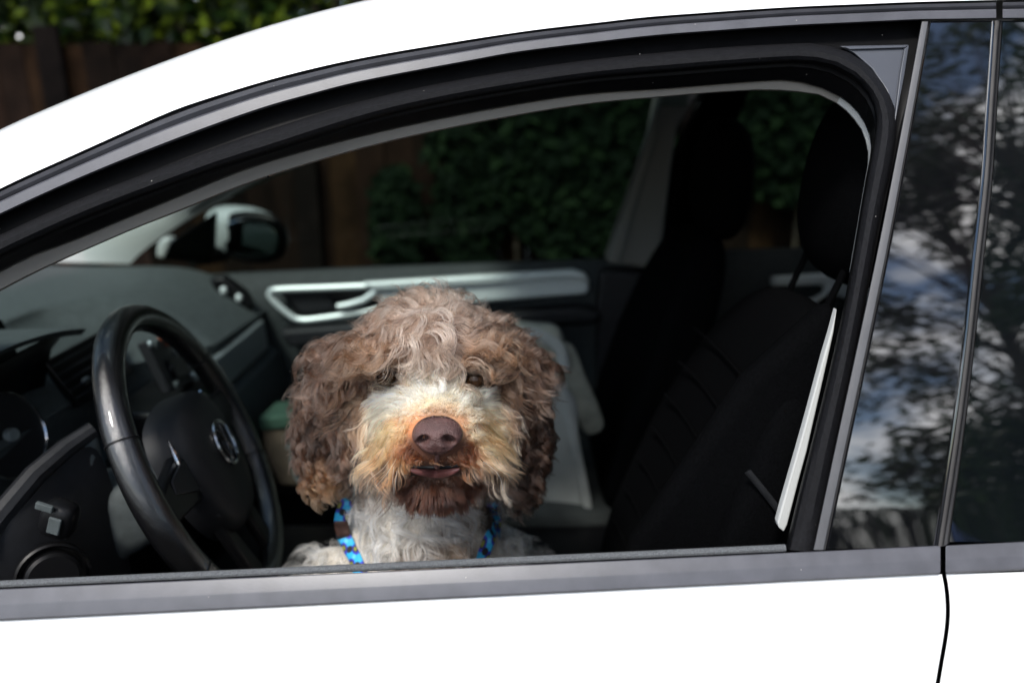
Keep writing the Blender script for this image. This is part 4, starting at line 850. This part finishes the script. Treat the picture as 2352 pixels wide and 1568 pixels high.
    sel = np.where((ch > .4) & (p[:, 1] < .36))[0]
    for s in sspl:
        for k in (5, 8, 11):
            dm_ = np.min(np.hypot(fx[sel, k][:, None]-s[None, :, 0], fy[sel, k][:, None]-s[None, :, 1]), axis=1); okk[sel] &= dm_ > 17
    for ex, ey in EYES:
        for k in (2, 4, 6, 8, 11): okk &= ~((el(fx[:, k], fy[:, k], ex, ey+3, 24, 13) < 1) & (H[:, k, 1] < .26))
    for k in (3, 5, 7, 9, 11): okk &= ~((el(fx[:, k], fy[:, k], 1000, 1082, 56, 12) < 1) & (H[:, k, 1] < .20))
    grp = np.argmax(np.stack([head+.001, muz, chin, eL, eR, ch], 1), axis=1)
    for gname, gids in (('head_hair', (0,)), ('muzzle_hair', (1,)), ('beard_hair', (2,)), ('ear_hair', (3,)), ('ear_hair', (4,)), ('chest_hair', (5,))):
        s_ = np.where(np.isin(grp, gids) & okk)[0]
        hc = bpy.data.hair_curves.new(gname); hc.add_curves([TT]*len(s_))
        hc.attributes['position'].data.foreach_set('vector', (H[s_]-np.array(DO)).astype(np.float32).ravel()) if 'position' in hc.attributes else hc.position_data.foreach_set('vector', (H[s_]-np.array(DO)).astype(np.float32).ravel())
        ra_ = hc.attributes.get('radius') or hc.attributes.new('radius', 'FLOAT', 'POINT'); ra_.data.foreach_set('value', rad_[s_].astype(np.float32).ravel())
        ca = hc.attributes.new('col', 'FLOAT_COLOR', 'CURVE'); ca.data.foreach_set('color', np.hstack([col[s_], np.ones((len(s_), 1))]).astype(np.float32).ravel())
        hc.materials.append(hm); o = bpy.data.objects.new(gname, hc); COL.objects.link(o); o.parent = dog
make_fur()
# whiskers
WPTS = [((905, 1040), (880, 1075), (850, 1100), (842, 1122)), ((915, 1045), (890, 1085), (862, 1118)), ((905, 1070), (902, 1100), (905, 1135)), ((912, 1080), (908, 1110), (906, 1130)),
        ((1110, 1060), (1135, 1078), (1150, 1100), (1155, 1126)), ((1140, 1000), (1155, 1015), (1170, 1052), (1175, 1068)), ((962, 985), (1000, 930), (1030, 928), (985, 962))][:6]
hc = bpy.data.hair_curves.new('whiskers'); hc.add_curves([12]*len(WPTS)); wp = []
for k, pts in enumerate(WPTS):
    y0 = onbody(*pts[0])[0].y; q3 = [P(a, b, max(.05, y0-.010-.012*i)) for i, (a, b) in enumerate(pts)]; wp.append(spl(q3, 12)-np.array(DO))
hc.attributes['position'].data.foreach_set('vector', np.array(wp, np.float32).ravel())
ra_ = hc.attributes.get('radius') or hc.attributes.new('radius', 'FLOAT', 'POINT'); ra_.data.foreach_set('value', np.tile(np.linspace(.00032, .00012, 12), len(WPTS)).astype(np.float32))
ca = hc.attributes.new('col', 'FLOAT_COLOR', 'CURVE'); ca.data.foreach_set('color', np.tile([.92, .90, .86, 1], len(WPTS)).astype(np.float32))
hc.materials.append(hm); o = bpy.data.objects.new('whiskers', hc); COL.objects.link(o); o.parent = dog
def dpart(mb, nm, mat, par=dog, **k):
    off = Vector(DO)
    mb.v = [p-off for p in mb.v]; return mb.build(nm, mat, par, **k)
# eyes
for h in eyep:
    d = (CAM-h).normalized(); dpart(MB().rbox(lambda q: h+d*.005+q, (.0130, .0130, .0130), 2, 10), 'eye', M('dog_eye', (.022, .010, .004), .12, spec=.3, noise=.5, nscale=120))
# nose with nostrils and philtrum
NC = P(1005, 999, .098)
nb_ = bmesh.new(); bmesh.ops.create_uvsphere(nb_, u_segments=64, v_segments=40, radius=1)
for v in nb_.verts:
    x, y, z = v.co.x, v.co.y, v.co.z          # -y faces the camera
    wz = 1.0 if z > 0 else 1-.42*(-z)**1.3
    X = math.copysign(abs(x)**.85, x)*.0300*wz; Zz = z*.0225 if z > 0 else z*.0235; Y = y*.024
    if y < 0:
        Y += .006*max(0, z)**2
        for s in (-1, 1):
            e = ((X-s*.0150)/.0070)**2+((Zz-.0005+.0022*s*(X-s*.0150)/.007)/.0056)**2
            Y += .019*math.exp(-e**1.5)
            e2 = ((X-s*.0235)/.006)**2+((Zz+.002)/.009)**2; Y -= .0022*math.exp(-e2)
            e3 = ((X-s*.018)/.010)**2+((Zz+.0085)/.0018)**2; Y += .0030*math.exp(-e3)
        Y += .0026*math.exp(-(X/.0013)**2)*(1 if Zz < .001 else math.exp(-((Zz-.001)/.004)**2))
    v.co = NC+Vector((X, Y, Zz))-DO
nm_ = bpy.data.meshes.new('nose'); nb_.to_mesh(nm_); nb_.free(); nm_.shade_smooth()
NOSE = M('dog_nose_leather', (.082, .040, .036), .36, spec=.45, noise=.22, nscale=90, bump=.9, bscale=650)
nm_.materials.append(NOSE); no = bpy.data.objects.new('nose', nm_); COL.objects.link(no); no.parent = dog
LIP = M('dog_lip', (.17, .065, .06), .28, spec=.5, noise=.2, nscale=60, bump=.2, bscale=300)
def lipp(px, py, k): h, _ = onbody(px, py); return P(px, py, h.y-k)
dpart(MB().tube([lipp(a, b, .006) for a, b in spl([(940, 1078), (965, 1082), (1000, 1086), (1030, 1084), (1056, 1076)], 16)], [.0015, .003, .0042, .005, .0055, .006, .0062, .0062, .0062, .006, .0058, .005, .0045, .004, .003, .0015], 10), 'lip', LIP)
dpart(MB().tube([lipp(a, b, .002) for a, b in spl([(925, 1068), (960, 1071), (1000, 1072), (1035, 1071), (1075, 1062)], 14)], .0026, 8), 'mouth_line', BLACKP)
dpart(MB().tube([lipp(1004, b, .003) for b in (1040, 1050, 1060, 1070)], [.003, .0026, .0026, .004], 8), 'lip_groove', NOSE)
# harness
hs_ = bpy.data.materials.new('harness_print'); hs_.use_nodes = True; t_ = hs_.node_tree; b_ = t_.nodes['Principled BSDF']; b_.inputs['Roughness'].default_value = .65
ua = t_.nodes.new('ShaderNodeAttribute'); ua.attribute_name = 'st'
def mnode(op, a, b=None):
    q = t_.nodes.new('ShaderNodeMath'); q.operation = op
    for i, vv in enumerate((a, b)):
        if vv is None: continue
        if isinstance(vv, (int, float)): q.inputs[i].default_value = vv
        else: t_.links.new(vv, q.inputs[i])
    return q.outputs[0]
sp = t_.nodes.new('ShaderNodeSeparateXYZ'); t_.links.new(ua.outputs['Vector'], sp.inputs[0])
def spot(du, dv, per, ru, rv):
    fu = mnode('SUBTRACT', mnode('FRACT', mnode('ADD', mnode('DIVIDE', sp.outputs[0], per), du)), .5); fv_ = mnode('SUBTRACT', sp.outputs[1], dv)
    return mnode('SQRT', mnode('ADD', mnode('POWER', mnode('DIVIDE', mnode('MULTIPLY', fu, per), ru), 2), mnode('POWER', mnode('DIVIDE', fv_, rv), 2)))
def over(base, col, fac, thr):
    x = t_.nodes.new('ShaderNodeMix'); x.data_type = 'RGBA'; x.inputs['B'].default_value = (*col, 1); t_.links.new(mnode('LESS_THAN', fac, thr), x.inputs['Factor'])
    if isinstance(base, tuple): x.inputs['A'].default_value = (*base, 1)
    else: t_.links.new(base, x.inputs['A'])
    return x.outputs['Result']
c_ = (.02, .36, .66)
for dv, du in ((.12, .1), (.88, .6)):
    f_ = spot(du, dv, .034, .011, .30); c_ = over(c_, (.03, .04, .42), f_, 1); c_ = over(c_, (.02, .02, .05), f_, .62); c_ = over(c_, (.20, .22, .03), f_, .38)
f_ = spot(.85, .5, .034, .006, .26); c_ = over(c_, (.008, .008, .012), f_, 1); f_ = spot(.35, .5, .034, .004, .16); c_ = over(c_, (.10, .50, .85), f_, 1)
t_.links.new(c_, b_.inputs['Base Color'])
BRN = M('harness_brown', (.05, .022, .015), .6, bump=.2, bscale=600)
hn = empty('harness', (0, 0, 0), dog)
for si, s in enumerate(straps):
    q = spl(s, 36); pts = []
    for (a, b) in q:
        h, n_ = onbody(a, b, .013); pts.append((h, n_))
    ctr = np.array([tuple(h) for h, _ in pts]); ctr[:, 1] = np.convolve(np.pad(ctr[:, 1], 4, mode='edge'), np.ones(9)/9, 'valid')
    L0, R0, dist = [], [], [0.]
    for i in range(36):
        tg = Vector(ctr[min(i+1, 35)]-ctr[max(i-1, 0)]).normalized(); nn_ = (pts[i][1]*.5+(CAM-Vector(ctr[i])).normalized()*.7).normalized(); sd_ = tg.cross(nn_).normalized()*.0102
        L0.append(Vector(ctr[i])+sd_); R0.append(Vector(ctr[i])-sd_)
        if i: dist.append(dist[-1]+np.linalg.norm(ctr[i]-ctr[i-1]))
    def ribbon(i0, i1, nm, mat, lift=0., cut=1.):
        m_ = MB(); rl = [[L0[i].lerp(R0[i], t)*1.0+(CAM-L0[i]).normalized()*(lift+.0012*math.sin(t*math.pi)) for i in range(i0, i1)] for t in (0, .2, .5, .8, 1)]
        m_.grid(rl); o = dpart(m_, nm, mat, hn, recalc=False, solid=.0022, sharp=80)
        at_ = o.data.attributes.new('st', 'FLOAT_VECTOR', 'POINT'); k = i1-i0
        co = np.array([v.co[:] for v in o.data.vertices])+np.array(DO); dd = np.linalg.norm(co[:, None]-ctr[None, i0:i1], axis=2); j = dd.argmin(1)+i0
        aL = np.array([tuple(x) for x in L0])[j]; aR = np.array([tuple(x) for x in R0])[j]; tv = np.sum((co-aL)*(aR-aL), 1)/np.sum((aR-aL)**2, 1)
        at_.data.foreach_set('vector', np.stack([np.array(dist)[j], tv, tv*0], 1).astype(np.float32).ravel())
    if si == 0: ribbon(0, 36, 'harness_strap', hs_); ribbon(8, 14, 'strap_keeper', BRN, .0022)
    else: ribbon(0, 36, 'harness_strap', hs_); ribbon(25, 30, 'strap_keeper', BRN, .0022)
